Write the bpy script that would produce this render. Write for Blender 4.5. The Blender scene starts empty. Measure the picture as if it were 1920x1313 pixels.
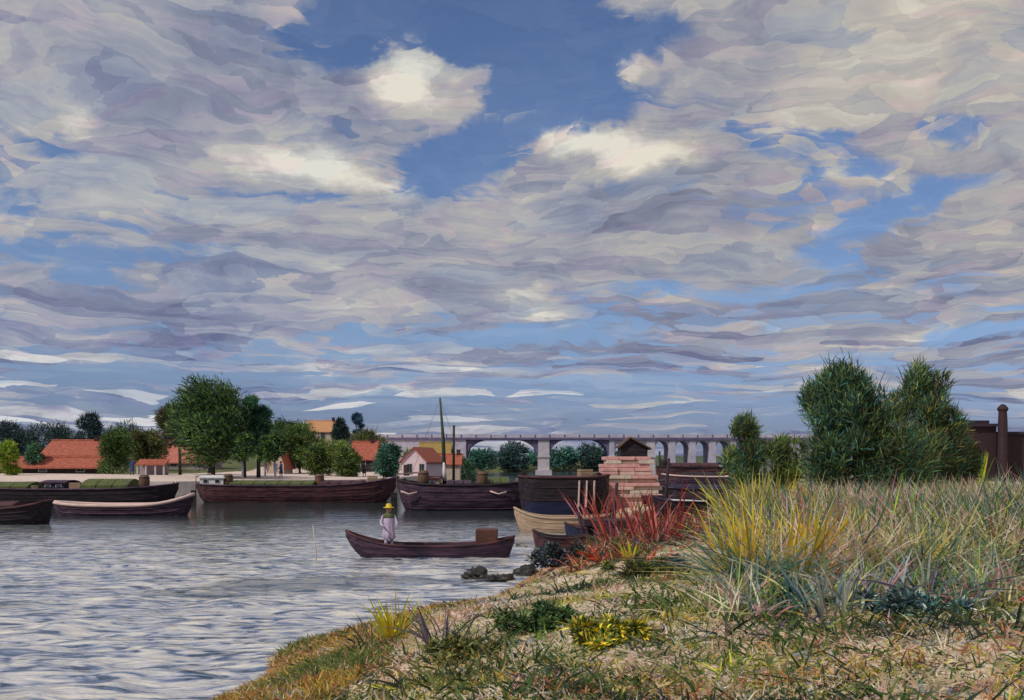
import bpy, bmesh, math, random
import numpy as np
from mathutils import Vector, Matrix
random.seed(7); rng = np.random.default_rng(7)
R = math.radians
S = bpy.context.scene
COL = S.collection

# ------------------------------------------------------------------ camera
EYE, F, HOR, CX = 3.0, 1900.0, 866.0, 960.0       # eye height over the water, focal length in photo px, horizon row
cd = bpy.data.cameras.new('camera'); cam = bpy.data.objects.new('camera', cd); COL.objects.link(cam)
cam.location = (0, 0, EYE); cam.rotation_euler = (R(90), 0, 0)
cd.sensor_width = 36; cd.lens = 36 * F / 1920; cd.shift_y = (HOR - 656.5) / 1920
cd.clip_start = 0.1; cd.clip_end = 20000
S.camera = cam
S.view_settings.view_transform = 'Standard'; S.view_settings.look = 'None'
S.view_settings.exposure = 0.0; S.view_settings.gamma = 1
S.render.engine = 'CYCLES'
def px(x, y, z=0.0):
    d = F * (EYE - z) / (y - HOR)
    return Vector(((x - CX) / F * d, d, z))
def at(x, y, d): return Vector(((x - CX) / F * d, d, EYE - (y - HOR) / F * d))
def X(x, d): return (x - CX) / F * d
def Z(y, d): return EYE - (y - HOR) / F * d
def lin(*c):
    if len(c) == 1: c = c[0]
    return tuple(((v/255)/12.92 if v/255 <= .04045 else ((v/255+.055)/1.055)**2.4) for v in c)

# ------------------------------------------------------------------ world: sky with broken clouds
SUN_EL, SUN_AZ = 46.0, -128.0        # azimuth clockwise from +Y; the sun stands behind the camera, to the left
w = bpy.data.worlds.new('World'); S.world = w; w.use_nodes = True
nt = w.node_tree; nt.nodes.clear()
def nd(t, **k):
    n = nt.nodes.new(t)
    for a, b in k.items(): setattr(n, a, b)
    return n
def put(sock, v):
    if isinstance(v, bpy.types.NodeSocket): nt.links.new(v, sock)
    else: sock.default_value = v
def M(op, a, b=0.0, c=0.0, clamp=False):
    n = nd('ShaderNodeMath', operation=op, use_clamp=clamp)
    for i, v in enumerate((a, b, c)): put(n.inputs[i], v)
    return n.outputs[0]
def V(op, a, b=(0,0,0)):
    n = nd('ShaderNodeVectorMath', operation=op)
    put(n.inputs[0], a); put(n.inputs[1], b)
    return n.outputs['Value'] if op == 'LENGTH' else n.outputs[0]
def comb(x, y, z):
    n = nd('ShaderNodeCombineXYZ'); put(n.inputs[0], x); put(n.inputs[1], y); put(n.inputs[2], z); return n.outputs[0]
def noise(v, scale, detail=4, rough=.55, color=False, dist=0.0):
    n = nd('ShaderNodeTexNoise'); put(n.inputs['Vector'], v)
    n.inputs['Scale'].default_value = scale; n.inputs['Detail'].default_value = detail
    n.inputs['Roughness'].default_value = rough; n.inputs['Distortion'].default_value = dist
    return n.outputs['Color' if color else 0]
def sstep(v, a, b, lo=0.0, hi=1.0):
    n = nd('ShaderNodeMapRange', interpolation_type='SMOOTHSTEP'); put(n.inputs[0], v)
    n.inputs[1].default_value = a; n.inputs[2].default_value = b; n.inputs[3].default_value = lo; n.inputs[4].default_value = hi
    return n.outputs[0]
def mix(f, a, b):
    n = nd('ShaderNodeMix', data_type='RGBA'); put(n.inputs[0], f)
    put(n.inputs[6], a if isinstance(a, bpy.types.NodeSocket) else tuple(a) + (1,))
    put(n.inputs[7], b if isinstance(b, bpy.types.NodeSocket) else tuple(b) + (1,)); return n.outputs[2]
def ramp(v, stops):
    n = nd('ShaderNodeValToRGB'); put(n.inputs[0], v); e = n.color_ramp.elements
    while len(e) < len(stops): e.new(.5)
    for el, (p, c) in zip(e, stops): el.position = p; el.color = tuple(c) + (1,)
    return n.outputs[0]
STR = 0.10
tc = nd('ShaderNodeTexCoord'); D = tc.outputs['Generated']
sp = nd('ShaderNodeSeparateXYZ'); put(sp.inputs[0], D); dx, dy, dz = sp.outputs
zp = M('MAXIMUM', dz, 0.0)
zf = M('SQRT', M('ADD', zp, .02))
# brush-like swirl of the cloud field
P0 = comb(M('MULTIPLY', dx, 1.0), M('MULTIPLY', dy, 1.0), M('MULTIPLY', zf, 1.9))
wv = V('SUBTRACT', noise(P0, 5.0, 3, .5, True), (.5, .5, .5))
P1 = V('ADD', P0, V('MULTIPLY', wv, (.16, .16, .15)))
az = M('ARCTAN2', dx, dy)
el = M('ARCTAN2', zp, M('SQRT', M('ADD', M('MULTIPLY', dx, dx), M('MULTIPLY', dy, dy))))
wf = V('SUBTRACT', noise(P0, 16.0, 4, .6, True), (.5, .5, .5))
A = V('ADD', comb(az, el, 0.0), V('ADD', V('MULTIPLY', wv, (.17, .085, 0)), V('MULTIPLY', wf, (.10, .05, 0))))
def blob(x, y, rx, ry, rot=0):
    a = math.atan((x - CX) / F); e = math.atan((HOR - y) / F * math.cos(a))
    n = nd('ShaderNodeMapping', vector_type='TEXTURE'); put(n.inputs[0], A)
    n.inputs['Location'].default_value = (a, e, 0); n.inputs['Rotation'].default_value = (0, 0, R(rot))
    n.inputs['Scale'].default_value = (rx / F, ry / F, 1)
    return sstep(V('LENGTH', n.outputs[0]), 0.25, 1.35, 1.0, 0.0)
def total(lst):
    t = 0.0
    for (wt, *b) in lst: t = M('MULTIPLY_ADD', blob(*b), wt, t)
    return t
# strokes: cells drawn out sideways, flatter towards the horizon
def strokes(sx, sz, off):
    v = nd('ShaderNodeTexVoronoi', feature='F1'); v.inputs['Scale'].default_value = 1.0; v.inputs['Randomness'].default_value = 1
    put(v.inputs['Vector'], V('ADD', V('MULTIPLY', V('ADD', P1, V('MULTIPLY', wf, (.05, .05, .022))), (sx, sx, sz)), off))
    s = nd('ShaderNodeSeparateColor'); put(s.inputs[0], v.outputs['Color']); return s.outputs
st1 = strokes(12, 24, (3, 5, 1)); st2 = strokes(30, 64, (1, 8, 4)); st3 = strokes(13, 52, (7, 2, 9))
low = sstep(zp, .03, .22, 1.0, 0.0)
bris = noise(V('MULTIPLY', V('ADD', P1, V('MULTIPLY', wf, (.04, .04, .03))), (14, 14, 150)), 1.0, 3, .6)
big = noise(P1, 3.2, 5, .55)
mid = noise(V('ADD', P1, (4, 2, 7)), 9.0, 5, .6)
gaps = total([(-.62, 950, 30, 420, 75, -4), (-.62, 1060, 150, 190, 130, 0), (-.55, 840, 300, 180, 75, 10), (-.35, 620, 60, 150, 50),
              (-.42, 1500, 285, 140, 35, -18), (-.45, 1680, 400, 240, 40, 14), (-.40, 1780, 255, 110, 32, 0), (-.34, 150, 250, 110, 30, 0), (-.3, 300, 175, 60, 24, 0), (-.3, 30, 390, 90, 26, 0), (-.32, 640, 640, 130, 18, 0), (-.3, 1350, 560, 160, 20, 0), (-.3, 1850, 640, 130, 30, 0), (-.3, 800, 680, 200, 20, 0),
              (-.34, 130, 490, 240, 26, 2), (-.30, 520, 345, 130, 28, -5), (-.26, 330, 690, 480, 24, 0), (-.30, 700, 650, 260, 24, 0),
              (-.40, 900, 765, 520, 42, 0), (-.38, 1500, 760, 480, 52, 0), (-.30, 250, 730, 380, 40, 0), (-.22, 1000, 640, 300, 22, 0), (-.22, 450, 455, 280, 22),
              (.55, 785, 118, 105, 75, 0), (.40, 250, 120, 330, 110, 5), (.35, 530, 290, 150, 40, -8), (.45, 1600, 120, 300, 130, 0),
              (.45, 1180, 120, 75, 40), (.45, 1150, 300, 190, 60, 0), (.22, 1000, 480, 600, 90, 0), (.15, 250, 580, 260, 50)])
dens = M('ADD', M('ADD', M('MULTIPLY_ADD', M('SUBTRACT', big, .5), .75, .20), gaps),
         M('ADD', M('MULTIPLY', M('SUBTRACT', mid, .5), .55), M('ADD', M('MULTIPLY', M('SUBTRACT', st1[0], .5), .22), M('ADD', M('MULTIPLY', M('SUBTRACT', st2[0], .5), .20), M('MULTIPLY', M('MULTIPLY', M('SUBTRACT', st3[0], .60), low), .66)))))
cover = sstep(M('MULTIPLY_ADD', st3[2], 0.0, dens), -.13, .19)
white = total([(.55, 790, 112, 80, 58, 0), (.52, 545, 285, 115, 34, -8), (.34, 690, 335, 80, 22, -20), (.5, 1130, 280, 170, 40, -6), (.34, 1190, 330, 110, 30, 12),
               (.30, 1170, 118, 48, 34, 0), (.30, 175, 205, 60, 18, 0), (.22, 250, 380, 120, 36, 25), (.20, 1600, 340, 110, 22, -20), (.25, 1690, 640, 55, 20),
               (.30, 990, 545, 75, 11), (.30, 1010, 598, 85, 9), (.38, 600, 690, 70, 14), (.38, 690, 742, 85, 10), (.34, 140, 770, 90, 18), (.32, 985, 800, 95, 8),
               (.3, 1170, 738, 80, 11), (.26, 930, 715, 90, 14), (.26, 40, 715, 60, 12), (.2, 420, 405, 90, 18), (.15, 1700, 150, 260, 150), (.12, 1350, 720, 160, 20),
               (-.22, 330, 110, 300, 90, 8), (-.16, 560, 170, 200, 60, 10), (-.15, 1180, 400, 260, 55, 5), (-.10, 1000, 640, 900, 60), (-.12, 560, 470, 260, 40, 8), (-.10, 1750, 520, 240, 60)])
dab = M('MULTIPLY', sstep(M('ADD', st3[2], M('MULTIPLY', M('SUBTRACT', bris, .5), .22)), .82, .93), low)
shade = M('ADD', M('MULTIPLY', dab, .42), M('ADD', M('ADD', M('MULTIPLY_ADD', M('SUBTRACT', mid, .5), .95, .46), white),
          M('ADD', M('MULTIPLY', M('SUBTRACT', st1[1], .5), .24), M('ADD', M('MULTIPLY', M('SUBTRACT', st2[1], .5), .17), M('ADD', M('MULTIPLY', M('SUBTRACT', bris, .5), .30), M('MULTIPLY', M('MULTIPLY', M('SUBTRACT', st3[1], .66), low), .62))))))
K = 1.0 / STR
def k(c, s=1.0): return tuple(v * K * s for v in lin(*c))
ccol = ramp(shade, [(0.0, lin(108, 114, 138)), (.28, lin(140, 145, 161)), (.47, lin(165, 166, 172)), (.64, lin(184, 181, 175)), (.82, lin(206, 202, 192)), (1.0, lin(228, 223, 206))])
tint = mix(sstep(st2[2], .55, .95), (1, 1, 1), (1.05, .965, 1.02)); tint2 = mix(sstep(st1[2], .6, 1.0), tint, (.93, .99, 1.05))
lowt = mix(low, (1, 1, 1), (.90, .95, 1.10))
warm = mix(sstep(az, -.35, .45), (.97, .985, 1.035), (1.02, .99, .955))
ccol = V('MULTIPLY', V('MULTIPLY', V('MULTIPLY', V('MULTIPLY', ccol, tint2), lowt), warm), (K, K, K))
sky = nd('ShaderNodeTexSky', sky_type='NISHITA', sun_disc=False)
sky.sun_elevation = R(SUN_EL); sky.sun_rotation = R(SUN_AZ); sky.altitude = 100; sky.air_density = 1.0; sky.dust_density = .6; sky.ozone_density = 2.5
blue = V('MULTIPLY', sky.outputs[0], (1.05, .92, .92))
hz = sstep(zp, .0, .16, 0.0, 1.0); blue = V('MULTIPLY', blue, mix(hz, (.36, .46, .80), (.78, .90, 1.04)))
bl2 = mix(sstep(shade, .2, .9), V('MULTIPLY', blue, (.86, .9, .95)), V('MULTIPLY', blue, (1.16, 1.1, 1.04)))
skyc = mix(M('MAXIMUM', cover, M('MULTIPLY', dab, .9)), bl2, ccol)
bg = nd('ShaderNodeBackground'); put(bg.inputs[0], skyc); bg.inputs[1].default_value = STR
out = nd('ShaderNodeOutputWorld'); nt.links.new(bg.outputs[0], out.inputs[0])
w.cycles.sampling_method = 'MANUAL'; w.cycles.sample_map_resolution = 512

sd = bpy.data.lights.new('sun', 'SUN'); sun = bpy.data.objects.new('sun', sd); COL.objects.link(sun)
sd.energy = 2.6; sd.angle = R(1.5); sd.color = (1, .95, .86)
sv = Vector((math.sin(R(SUN_AZ)) * math.cos(R(SUN_EL)), math.cos(R(SUN_AZ)) * math.cos(R(SUN_EL)), math.sin(R(SUN_EL))))
sun.rotation_euler = (-sv).to_track_quat('-Z', 'Y').to_euler()
sun.location = (-20, -10, 40)

# ------------------------------------------------------------------ materials
MATS = {}
def mat(name, c, c2=None, scale=4.0, rough=.75, bump=.15, attr=False, stretch=(1, 1, 1), spec=.3, trans=0.0, detail=5, contrast=.5):
    if name in MATS: return MATS[name]
    m = bpy.data.materials.new(name); m.use_nodes = True; MATS[name] = m
    t = m.node_tree; b = t.nodes['Principled BSDF']; L = t.links.new
    b.inputs['Roughness'].default_value = rough; b.inputs['Specular IOR Level'].default_value = spec
    if attr:
        a = t.nodes.new('ShaderNodeAttribute'); a.attribute_name = 'tint'
        h = t.nodes.new('ShaderNodeTexNoise'); h.inputs['Scale'].default_value = scale
        g = t.nodes.new('ShaderNodeTexCoord'); L(g.outputs['Object'], h.inputs['Vector'])
        r = t.nodes.new('ShaderNodeMapRange'); L(h.outputs[0], r.inputs[0]); r.inputs[1].default_value = .25; r.inputs[2].default_value = .75
        r.inputs[3].default_value = .78; r.inputs[4].default_value = 1.22
        v = t.nodes.new('ShaderNodeVectorMath'); v.operation = 'SCALE'; L(a.outputs['Color'], v.inputs[0]); L(r.outputs[0], v.inputs['Scale'])
        L(v.outputs[0], b.inputs['Base Color'])
        if trans:
            tr = t.nodes.new('ShaderNodeBsdfTranslucent'); L(v.outputs[0], tr.inputs[0])
            mx = t.nodes.new('ShaderNodeMixShader'); mx.inputs[0].default_value = trans
            L(b.outputs[0], mx.inputs[1]); L(tr.outputs[0], mx.inputs[2]); L(mx.outputs[0], t.nodes['Material Output'].inputs[0])
        return m
    c2 = c2 or tuple(v * .6 for v in c)
    g = t.nodes.new('ShaderNodeTexCoord'); mp = t.nodes.new('ShaderNodeMapping'); mp.inputs['Scale'].default_value = stretch
    L(g.outputs['Object'], mp.inputs[0])
    h = t.nodes.new('ShaderNodeTexNoise'); h.inputs['Scale'].default_value = scale; h.inputs['Detail'].default_value = detail; h.inputs['Roughness'].default_value = .62
    L(mp.outputs[0], h.inputs['Vector'])
    cr = t.nodes.new('ShaderNodeValToRGB'); e = cr.color_ramp.elements
    e[0].position = .5 - contrast * .4; e[0].color = c2 + (1,); e[1].position = .5 + contrast * .4; e[1].color = c + (1,)
    L(h.outputs[0], cr.inputs[0]); L(cr.outputs[0], b.inputs['Base Color'])
    if bump:
        bp = t.nodes.new('ShaderNodeBump'); bp.inputs['Strength'].default_value = bump; bp.inputs['Distance'].default_value = .05
        L(h.outputs[0], bp.inputs['Height']); L(bp.outputs[0], b.inputs['Normal'])
    return m
LEAF = mat('leaf_tint', (0, 0, 0), attr=True, scale=1.3, rough=.6, trans=.25, spec=.25)
BLADE = mat('blade_tint', (0, 0, 0), attr=True, scale=6, rough=.6, trans=.42, spec=.2)
BARK = mat('bark', (.075, .062, .055), (.03, .025, .022), scale=9, stretch=(1, 1, .3), bump=.5)

# ------------------------------------------------------------------ helpers
def tag(o, label=None, cat=None, group=None, kind=None):
    if label: o['label'] = label
    if cat: o['category'] = cat
    if group: o['group'] = group
    if kind: o['kind'] = kind
    return o
def empty(name, loc, rz=0.0, label=None, cat=None, group=None):
    o = bpy.data.objects.new(name, None); COL.objects.link(o); o.location = loc; o.rotation_euler = (0, 0, rz)
    o.empty_display_size = .2
    return tag(o, label, cat, group)
def link(name, me, m, parent=None, smooth=False):
    o = bpy.data.objects.new(name, me); COL.objects.link(o)
    if m is not None and not me.materials: me.materials.append(m)
    if parent is not None: o.parent = parent
    if smooth: me.polygons.foreach_set('use_smooth', [True] * len(me.polygons))
    return o
class MB:
    def __init__(s): s.v = []; s.f = []
    def add(s, vs, fs):
        n = len(s.v); s.v += [tuple(p) for p in vs]; s.f += [tuple(i + n for i in f) for f in fs]; return s
    def box(s, x0, x1, y0, y1, z0, z1):
        return s.add([(x0,y0,z0),(x1,y0,z0),(x1,y1,z0),(x0,y1,z0),(x0,y0,z1),(x1,y0,z1),(x1,y1,z1),(x0,y1,z1)],
                     [(0,3,2,1),(4,5,6,7),(0,1,5,4),(1,2,6,5),(2,3,7,6),(3,0,4,7)])
    def tube(s, pts, rad, n=8, caps=True):
        pts = [Vector(p) for p in pts]; vs = []; fs = []
        if not hasattr(rad, '__len__'): rad = [rad] * len(pts)
        for i, p in enumerate(pts):
            d = (pts[min(i+1, len(pts)-1)] - pts[max(i-1, 0)]).normalized()
            a = d.cross(Vector((0, 1, 0)) if abs(d.y) < .9 else Vector((1, 0, 0))).normalized(); b = d.cross(a)
            for j in range(n):
                t = 2 * math.pi * j / n; vs.append(p + (a * math.cos(t) + b * math.sin(t)) * rad[i])
        for i in range(len(pts) - 1):
            for j in range(n):
                fs.append((i*n+j, i*n+(j+1) % n, (i+1)*n+(j+1) % n, (i+1)*n+j))
        if caps: fs += [tuple(range(n))[::-1], tuple((len(pts)-1)*n + j for j in range(n))]
        return s.add(vs, fs)
    def strip(s, rows, closed=False):          # loft through rows of points
        m = len(rows[0]); vs = [p for r in rows for p in r]; fs = []
        for i in range(len(rows) - 1):
            for j in range(m if closed else m - 1):
                fs.append((i*m+j, i*m+(j+1) % m, (i+1)*m+(j+1) % m, (i+1)*m+j))
        return s.add(vs, fs)
    def mesh(s, name):
        me = bpy.data.meshes.new(name); me.from_pydata(s.v, [], s.f); me.update()
        bm = bmesh.new(); bm.from_mesh(me); bmesh.ops.recalc_face_normals(bm, faces=bm.faces); bm.to_mesh(me); bm.free()
        return me
    def build(s, name, m, parent=None, smooth=False, bevel=0):
        o = link(name, s.mesh(name), m, parent, smooth)
        if bevel:
            b = o.modifiers.new('bevel', 'BEVEL'); b.width = bevel; b.segments = 2; b.limit_method = 'ANGLE'
        return o
def box(name, m, parent, x0, x1, y0, y1, z0, z1, bevel=0): return MB().box(x0, x1, y0, y1, z0, z1).build(name, m, parent, bevel=bevel)
def np_mesh(name, verts, quads, tint=None):
    me = bpy.data.meshes.new(name); nv, nf = len(verts), len(quads)
    me.vertices.add(nv); me.vertices.foreach_set('co', np.ascontiguousarray(verts, dtype=np.float32).ravel())
    me.loops.add(nf * 4); me.loops.foreach_set('vertex_index', np.ascontiguousarray(quads, dtype=np.int32).ravel())
    me.polygons.add(nf); me.polygons.foreach_set('loop_start', np.arange(0, nf * 4, 4, dtype=np.int32))
    me.update(calc_edges=True)
    if tint is not None:
        a = me.color_attributes.new('tint', 'FLOAT_COLOR', 'POINT'); c = np.ones((nv, 4), np.float32); c[:, :3] = tint
        a.data.foreach_set('color', c.ravel())
    return me
def ribbons(base, dirv, length, width, col, seg=3, bend=.4, taper=1.0, bendv=None, twist=None):
    """n tapered leaf blades as (verts, quads, tint) arrays: they start at base along dirv and droop."""
    n = len(base); base = np.asarray(base, float); dirv = np.asarray(dirv, float)
    dirv /= np.linalg.norm(dirv, axis=1)[:, None] + 1e-9
    length = np.broadcast_to(length, n)[:, None]; width = np.broadcast_to(width, n)[:, None]
    bend = np.broadcast_to(bend, n)[:, None]
    rnd = rng.normal(size=(n, 3)); side = np.cross(dirv, rnd if twist is None else twist); side /= np.linalg.norm(side, axis=1)[:, None] + 1e-9
    if bendv is None:
        bendv = dirv.copy(); bendv[:, 2] = 0; bendv += rng.normal(size=(n, 3)) * .25; bendv[:, 2] = -.6
    vs = np.zeros((n, seg + 1, 2, 3)); 
    for i in range(seg + 1):
        t = i / seg; c = base + dirv * length * t + bendv * length * bend * t * t
        wd = width * (.55 + .9 * t - 1.4 * t * t * taper) if seg > 1 else width * (1 if t == 0 else .35)
        wd = np.maximum(wd, width * .04)
        vs[:, i, 0] = c - side * wd * .5; vs[:, i, 1] = c + side * wd * .5
    idx = np.arange(n)[:, None] * (seg + 1) * 2
    q = np.stack([np.stack([idx[:, 0] + 2*i, idx[:, 0] + 2*i + 1, idx[:, 0] + 2*i + 3, idx[:, 0] + 2*i + 2], 1) for i in range(seg)], 1).reshape(-1, 4)
    tint = np.repeat(np.asarray(col, float), (seg + 1) * 2, axis=0)
    return vs.reshape(-1, 3), q, tint
def pal(colors, n, weights=None, jit=.18):
    c = np.array([lin(*x) for x in colors]); p = None if weights is None else np.array(weights, float) / sum(weights)
    out = c[rng.choice(len(c), n, p=p)]; return np.clip(out * (1 + rng.normal(size=(n, 1)) * jit) * (1 + rng.normal(size=(n, 3)) * .06), .004, .9)

# ------------------------------------------------------------------ ground
def vnoise(x, y, sc, seed=0):
    x = np.asarray(x, float) * sc + seed * 17.3; y = np.asarray(y, float) * sc + seed * 9.1
    xi, yi = np.floor(x).astype(int), np.floor(y).astype(int); fx, fy = x - xi, y - yi
    fx, fy = fx*fx*(3-2*fx), fy*fy*(3-2*fy)
    def h(a, b):
        q = np.sin(a * 127.1 + b * 311.7) * 43758.5453; return q - np.floor(q)
    return (h(xi, yi)*(1-fx) + h(xi+1, yi)*fx)*(1-fy) + (h(xi, yi+1)*(1-fx) + h(xi+1, yi+1)*fx)*fy - .5
def sdist(xs, ys, poly):
    """distance to the outline, positive inside"""
    xs = np.asarray(xs, float); ys = np.asarray(ys, float)
    best = np.full(xs.shape, 1e9); ins = np.zeros(xs.shape, bool)
    for i in range(len(poly)):
        ax, ay = poly[i][:2]; bx, by = poly[(i+1) % len(poly)][:2]; ex, ey = bx-ax, by-ay
        t = np.clip(((xs-ax)*ex + (ys-ay)*ey) / (ex*ex + ey*ey + 1e-12), 0, 1)
        best = np.minimum(best, np.hypot(xs-ax-t*ex, ys-ay-t*ey))
        with np.errstate(divide='ignore', invalid='ignore'):
            c = ((ay > ys) != (by > ys)) & (xs < ex * (ys-ay) / (by-ay) + ax)
        ins ^= c
    return np.where(ins, best, -best)
sh = [px(*p) for p in ((415, 1313), (520, 1245), (610, 1207), (700, 1190), (800, 1176), (862, 1160), (905, 1130), (960, 1100), (1040, 1062), (1085, 1035), (1118, 1003), (1130, 962), (1250, 962), (1345, 985), (1400, 940), (1450, 905), (1500, 890))]
NEAR = [(-1.0, -60), (-3.0, -4), (-3.9, 8)] + [(p.x, p.y) for p in sh] + [(150, 420), (400, 900), (2500, 3500), (6000, 3500), (6000, -60)]
FAR = [(-6000, 40), (-200, 78), (-62, 86), (-30, 90), (-13, 100), (-10, 150), (-11, 232), (-8, 300), (60, 318), (150, 425), (395, 905), (2490, 3505), (2490, 9000), (-6000, 9000)]
def h_near(x, y):
    d = sdist(x, y, NEAR); d = d + vnoise(x, y, .9, 3) * .7 + vnoise(x, y, 2.3, 5) * .25
    up = 1.45 * (1 - np.exp(-np.maximum(d, 0) / 3.4)) + np.minimum(np.maximum(d, 0), 8) * .01
    up = up + (vnoise(x, y, .35, 1) * .25 + vnoise(x, y, 1.3, 2) * .12 + vnoise(x, y, 4, 4) * .05) * np.clip(d / 2.5, 0, 1)
    return np.where(d > 0, up + .02, np.maximum(d * .35, -1.2))
def h_far(x, y):
    d = sdist(x, y, FAR); up = np.where(d < 1.2, d / 1.2 * 1.1, 1.1 + np.minimum(d - 1.2, 45) * .026)
    up = up + vnoise(x, y, .08, 8) * .3 * np.clip(d / 6, 0, 1)
    up = up + 5.2 * np.exp(-((x + 40) / 26.)**2 - ((y - 212) / 42.)**2) + 3.0 * np.exp(-((x + 130) / 60.)**2 - ((y - 260) / 60.)**2)
    up = up + np.clip(d - 300, 0, 2500) * .004
    return np.where(d > 0, up, np.maximum(d * .8, -1.5))
def gn(x, y): return float(h_near(np.array([x]), np.array([y]))[0])
def gf(x, y): return float(h_far(np.array([x]), np.array([y]))[0])
def sheet(name, xs, ys, fn, m, lift=0.0, keep=None):
    gx, gy = np.meshgrid(xs, ys); gz = fn(gx, gy) + lift
    nx = len(xs); i = np.arange(len(ys)-1)[:, None] * nx + np.arange(nx-1)[None]
    q = np.stack([i, i+1, i+nx+1, i+nx], -1).reshape(-1, 4)
    v = np.stack([gx, gy, gz], -1).reshape(-1, 3)
    zz = v[:, 2][q].max(1)
    msk = zz > -1.0
    if keep is not None: msk &= keep(v[:, 0][q].mean(1), v[:, 1][q].mean(1))
    q = q[msk]; used = np.unique(q); mp = np.zeros(len(v), int); mp[used] = np.arange(len(used))
    me = np_mesh(name, v[used], mp[q]); me.polygons.foreach_set('use_smooth', [True] * len(me.polygons))
    return link(name, me, m)
def graded(a, b, c, d, fine, coarse):       # fine spacing b..c, growing outwards
    mid = list(np.arange(b, c, fine)); lo = []; hi = []
    s = fine; x = b
    while x > a: s = min(s * 1.25, coarse); x -= s; lo.append(x)
    s = fine; x = mid[-1]
    while x < d: s = min(s * 1.12, coarse); x += s; hi.append(x)
    return np.array(lo[::-1] + mid + hi)
def ground_mat(name, cols, scale, rough=.9, wet=None):
    m = bpy.data.materials.new(name); m.use_nodes = True; t = m.node_tree; b = t.nodes['Principled BSDF']; L = t.links.new
    b.inputs['Roughness'].default_value = rough; b.inputs['Specular IOR Level'].default_value = .2
    g = t.nodes.new('ShaderNodeNewGeometry')
    def nz(s, det=6, off=0, st=(1, 1, 1)):
        mp = t.nodes.new('ShaderNodeMapping'); mp.inputs['Location'].default_value = (off, off, 0); mp.inputs['Scale'].default_value = st; L(g.outputs['Position'], mp.inputs[0])
        n = t.nodes.new('ShaderNodeTexNoise'); n.inputs['Scale'].default_value = s; n.inputs['Detail'].default_value = det; n.inputs['Roughness'].default_value = .65
        L(mp.outputs[0], n.inputs['Vector']); return n.outputs[0]
    a = nz(scale); cr = t.nodes.new('ShaderNodeValToRGB'); L(a, cr.inputs[0]); e = cr.color_ramp.elements
    while len(e) < len(cols): e.new(.5)
    for i, (x, c) in enumerate(zip(e, cols)): x.position = .30 + .40 * i / (len(cols) - 1); x.color = lin(*c) + (1,)
    fine = nz(scale * 14, 4, 3); mr = t.nodes.new('ShaderNodeMapRange'); L(fine, mr.inputs[0]); mr.inputs[1].default_value = .3; mr.inputs[2].default_value = .7; mr.inputs[3].default_value = .62; mr.inputs[4].default_value = 1.3
    v = t.nodes.new('ShaderNodeVectorMath'); v.operation = 'SCALE'; L(cr.outputs[0], v.inputs[0]); L(mr.outputs[0], v.inputs['Scale'])
    res = v.outputs[0]
    if wet:      # the ochre mud along the water's edge
        sp = t.nodes.new('ShaderNodeSeparateXYZ'); L(g.outputs['Position'], sp.inputs[0])
        ad = t.nodes.new('ShaderNodeMath'); ad.operation = 'MULTIPLY_ADD'; L(a, ad.inputs[0]); ad.inputs[1].default_value = -.9; L(sp.outputs[2], ad.inputs[2])
        mr2 = t.nodes.new('ShaderNodeMapRange'); L(ad.outputs[0], mr2.inputs[0]); mr2.inputs[1].default_value = -.25; mr2.inputs[2].default_value = .2
        mxx = t.nodes.new('ShaderNodeMix'); mxx.data_type = 'RGBA'; L(mr2.outputs[0], mxx.inputs[0]); mxx.inputs[6].default_value = lin(*wet) + (1,); L(res, mxx.inputs[7]); res = mxx.outputs[2]
    L(res, b.inputs['Base Color'])
    bp = t.nodes.new('ShaderNodeBump'); bp.inputs['Strength'].default_value = .7; bp.inputs['Distance'].default_value = .06; L(fine, bp.inputs['Height']); L(bp.outputs[0], b.inputs['Normal'])
    return m
G_NEAR = ground_mat('bank_soil', [(118, 118, 78), (176, 154, 122), (216, 194, 174), (158, 150, 104), (216, 190, 176), (150, 132, 96)], .9, wet=(156, 118, 80))
G_FAR = ground_mat('far_soil', [(70, 82, 52), (108, 110, 70), (84, 92, 60), (130, 120, 84)], .12)
G_PATH = ground_mat('path_sand', [(206, 182, 172), (222, 202, 190), (196, 170, 164)], .35)
near = sheet('near_bank', graded(-6, -6, 16, 6000, .11, 300), graded(-60, 5, 44, 3600, .11, 200), h_near, G_NEAR); tag(near, kind='structure')
far = sheet('far_bank', graded(-6000, -80, 20, 2500, 1.2, 300), graded(40, 80, 240, 9000, 1.2, 300), h_far, G_FAR); tag(far, kind='structure')
def on_path(x, y):
    d = sdist(x, y, FAR); return (d > 1.3) & (d < 24 + 5 * vnoise(x, y, .06, 2)) & (y < 235)
path = sheet('towpath', np.arange(-110, 0, .8), np.arange(78, 240, .8), h_far, G_PATH, .03, on_path); tag(path, kind='structure')

# ------------------------------------------------------------------ water
wm = bpy.data.materials.new('river_water'); wm.use_nodes = True; t = wm.node_tree; b = t.nodes['Principled BSDF']; L = t.links.new
b.inputs['Roughness'].default_value = .08; b.inputs['IOR'].default_value = 1.5
b.inputs['Specular IOR Level'].default_value = .5
g = t.nodes.new('ShaderNodeNewGeometry')
def wn(sc, st, off, det=3, dist=.4):
    mp = t.nodes.new('ShaderNodeMapping'); mp.inputs['Scale'].default_value = st; mp.inputs['Location'].default_value = (off, off, 0); L(g.outputs['Position'], mp.inputs[0])
    n = t.nodes.new('ShaderNodeTexNoise'); n.inputs['Scale'].default_value = sc; n.inputs['Detail'].default_value = det; n.inputs['Distortion'].default_value = dist; n.inputs['Roughness'].default_value = .5
    L(mp.outputs[0], n.inputs['Vector']); return n.outputs[0]
nA, nB = wn(2.6, (.6, 1, 1), 3), wn(7.0, (.55, 1, 1), 9)
bpA = t.nodes.new('ShaderNodeBump'); bpA.inputs['Strength'].default_value = .55; bpA.inputs['Distance'].default_value = .11; L(nA, bpA.inputs['Height'])
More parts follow.
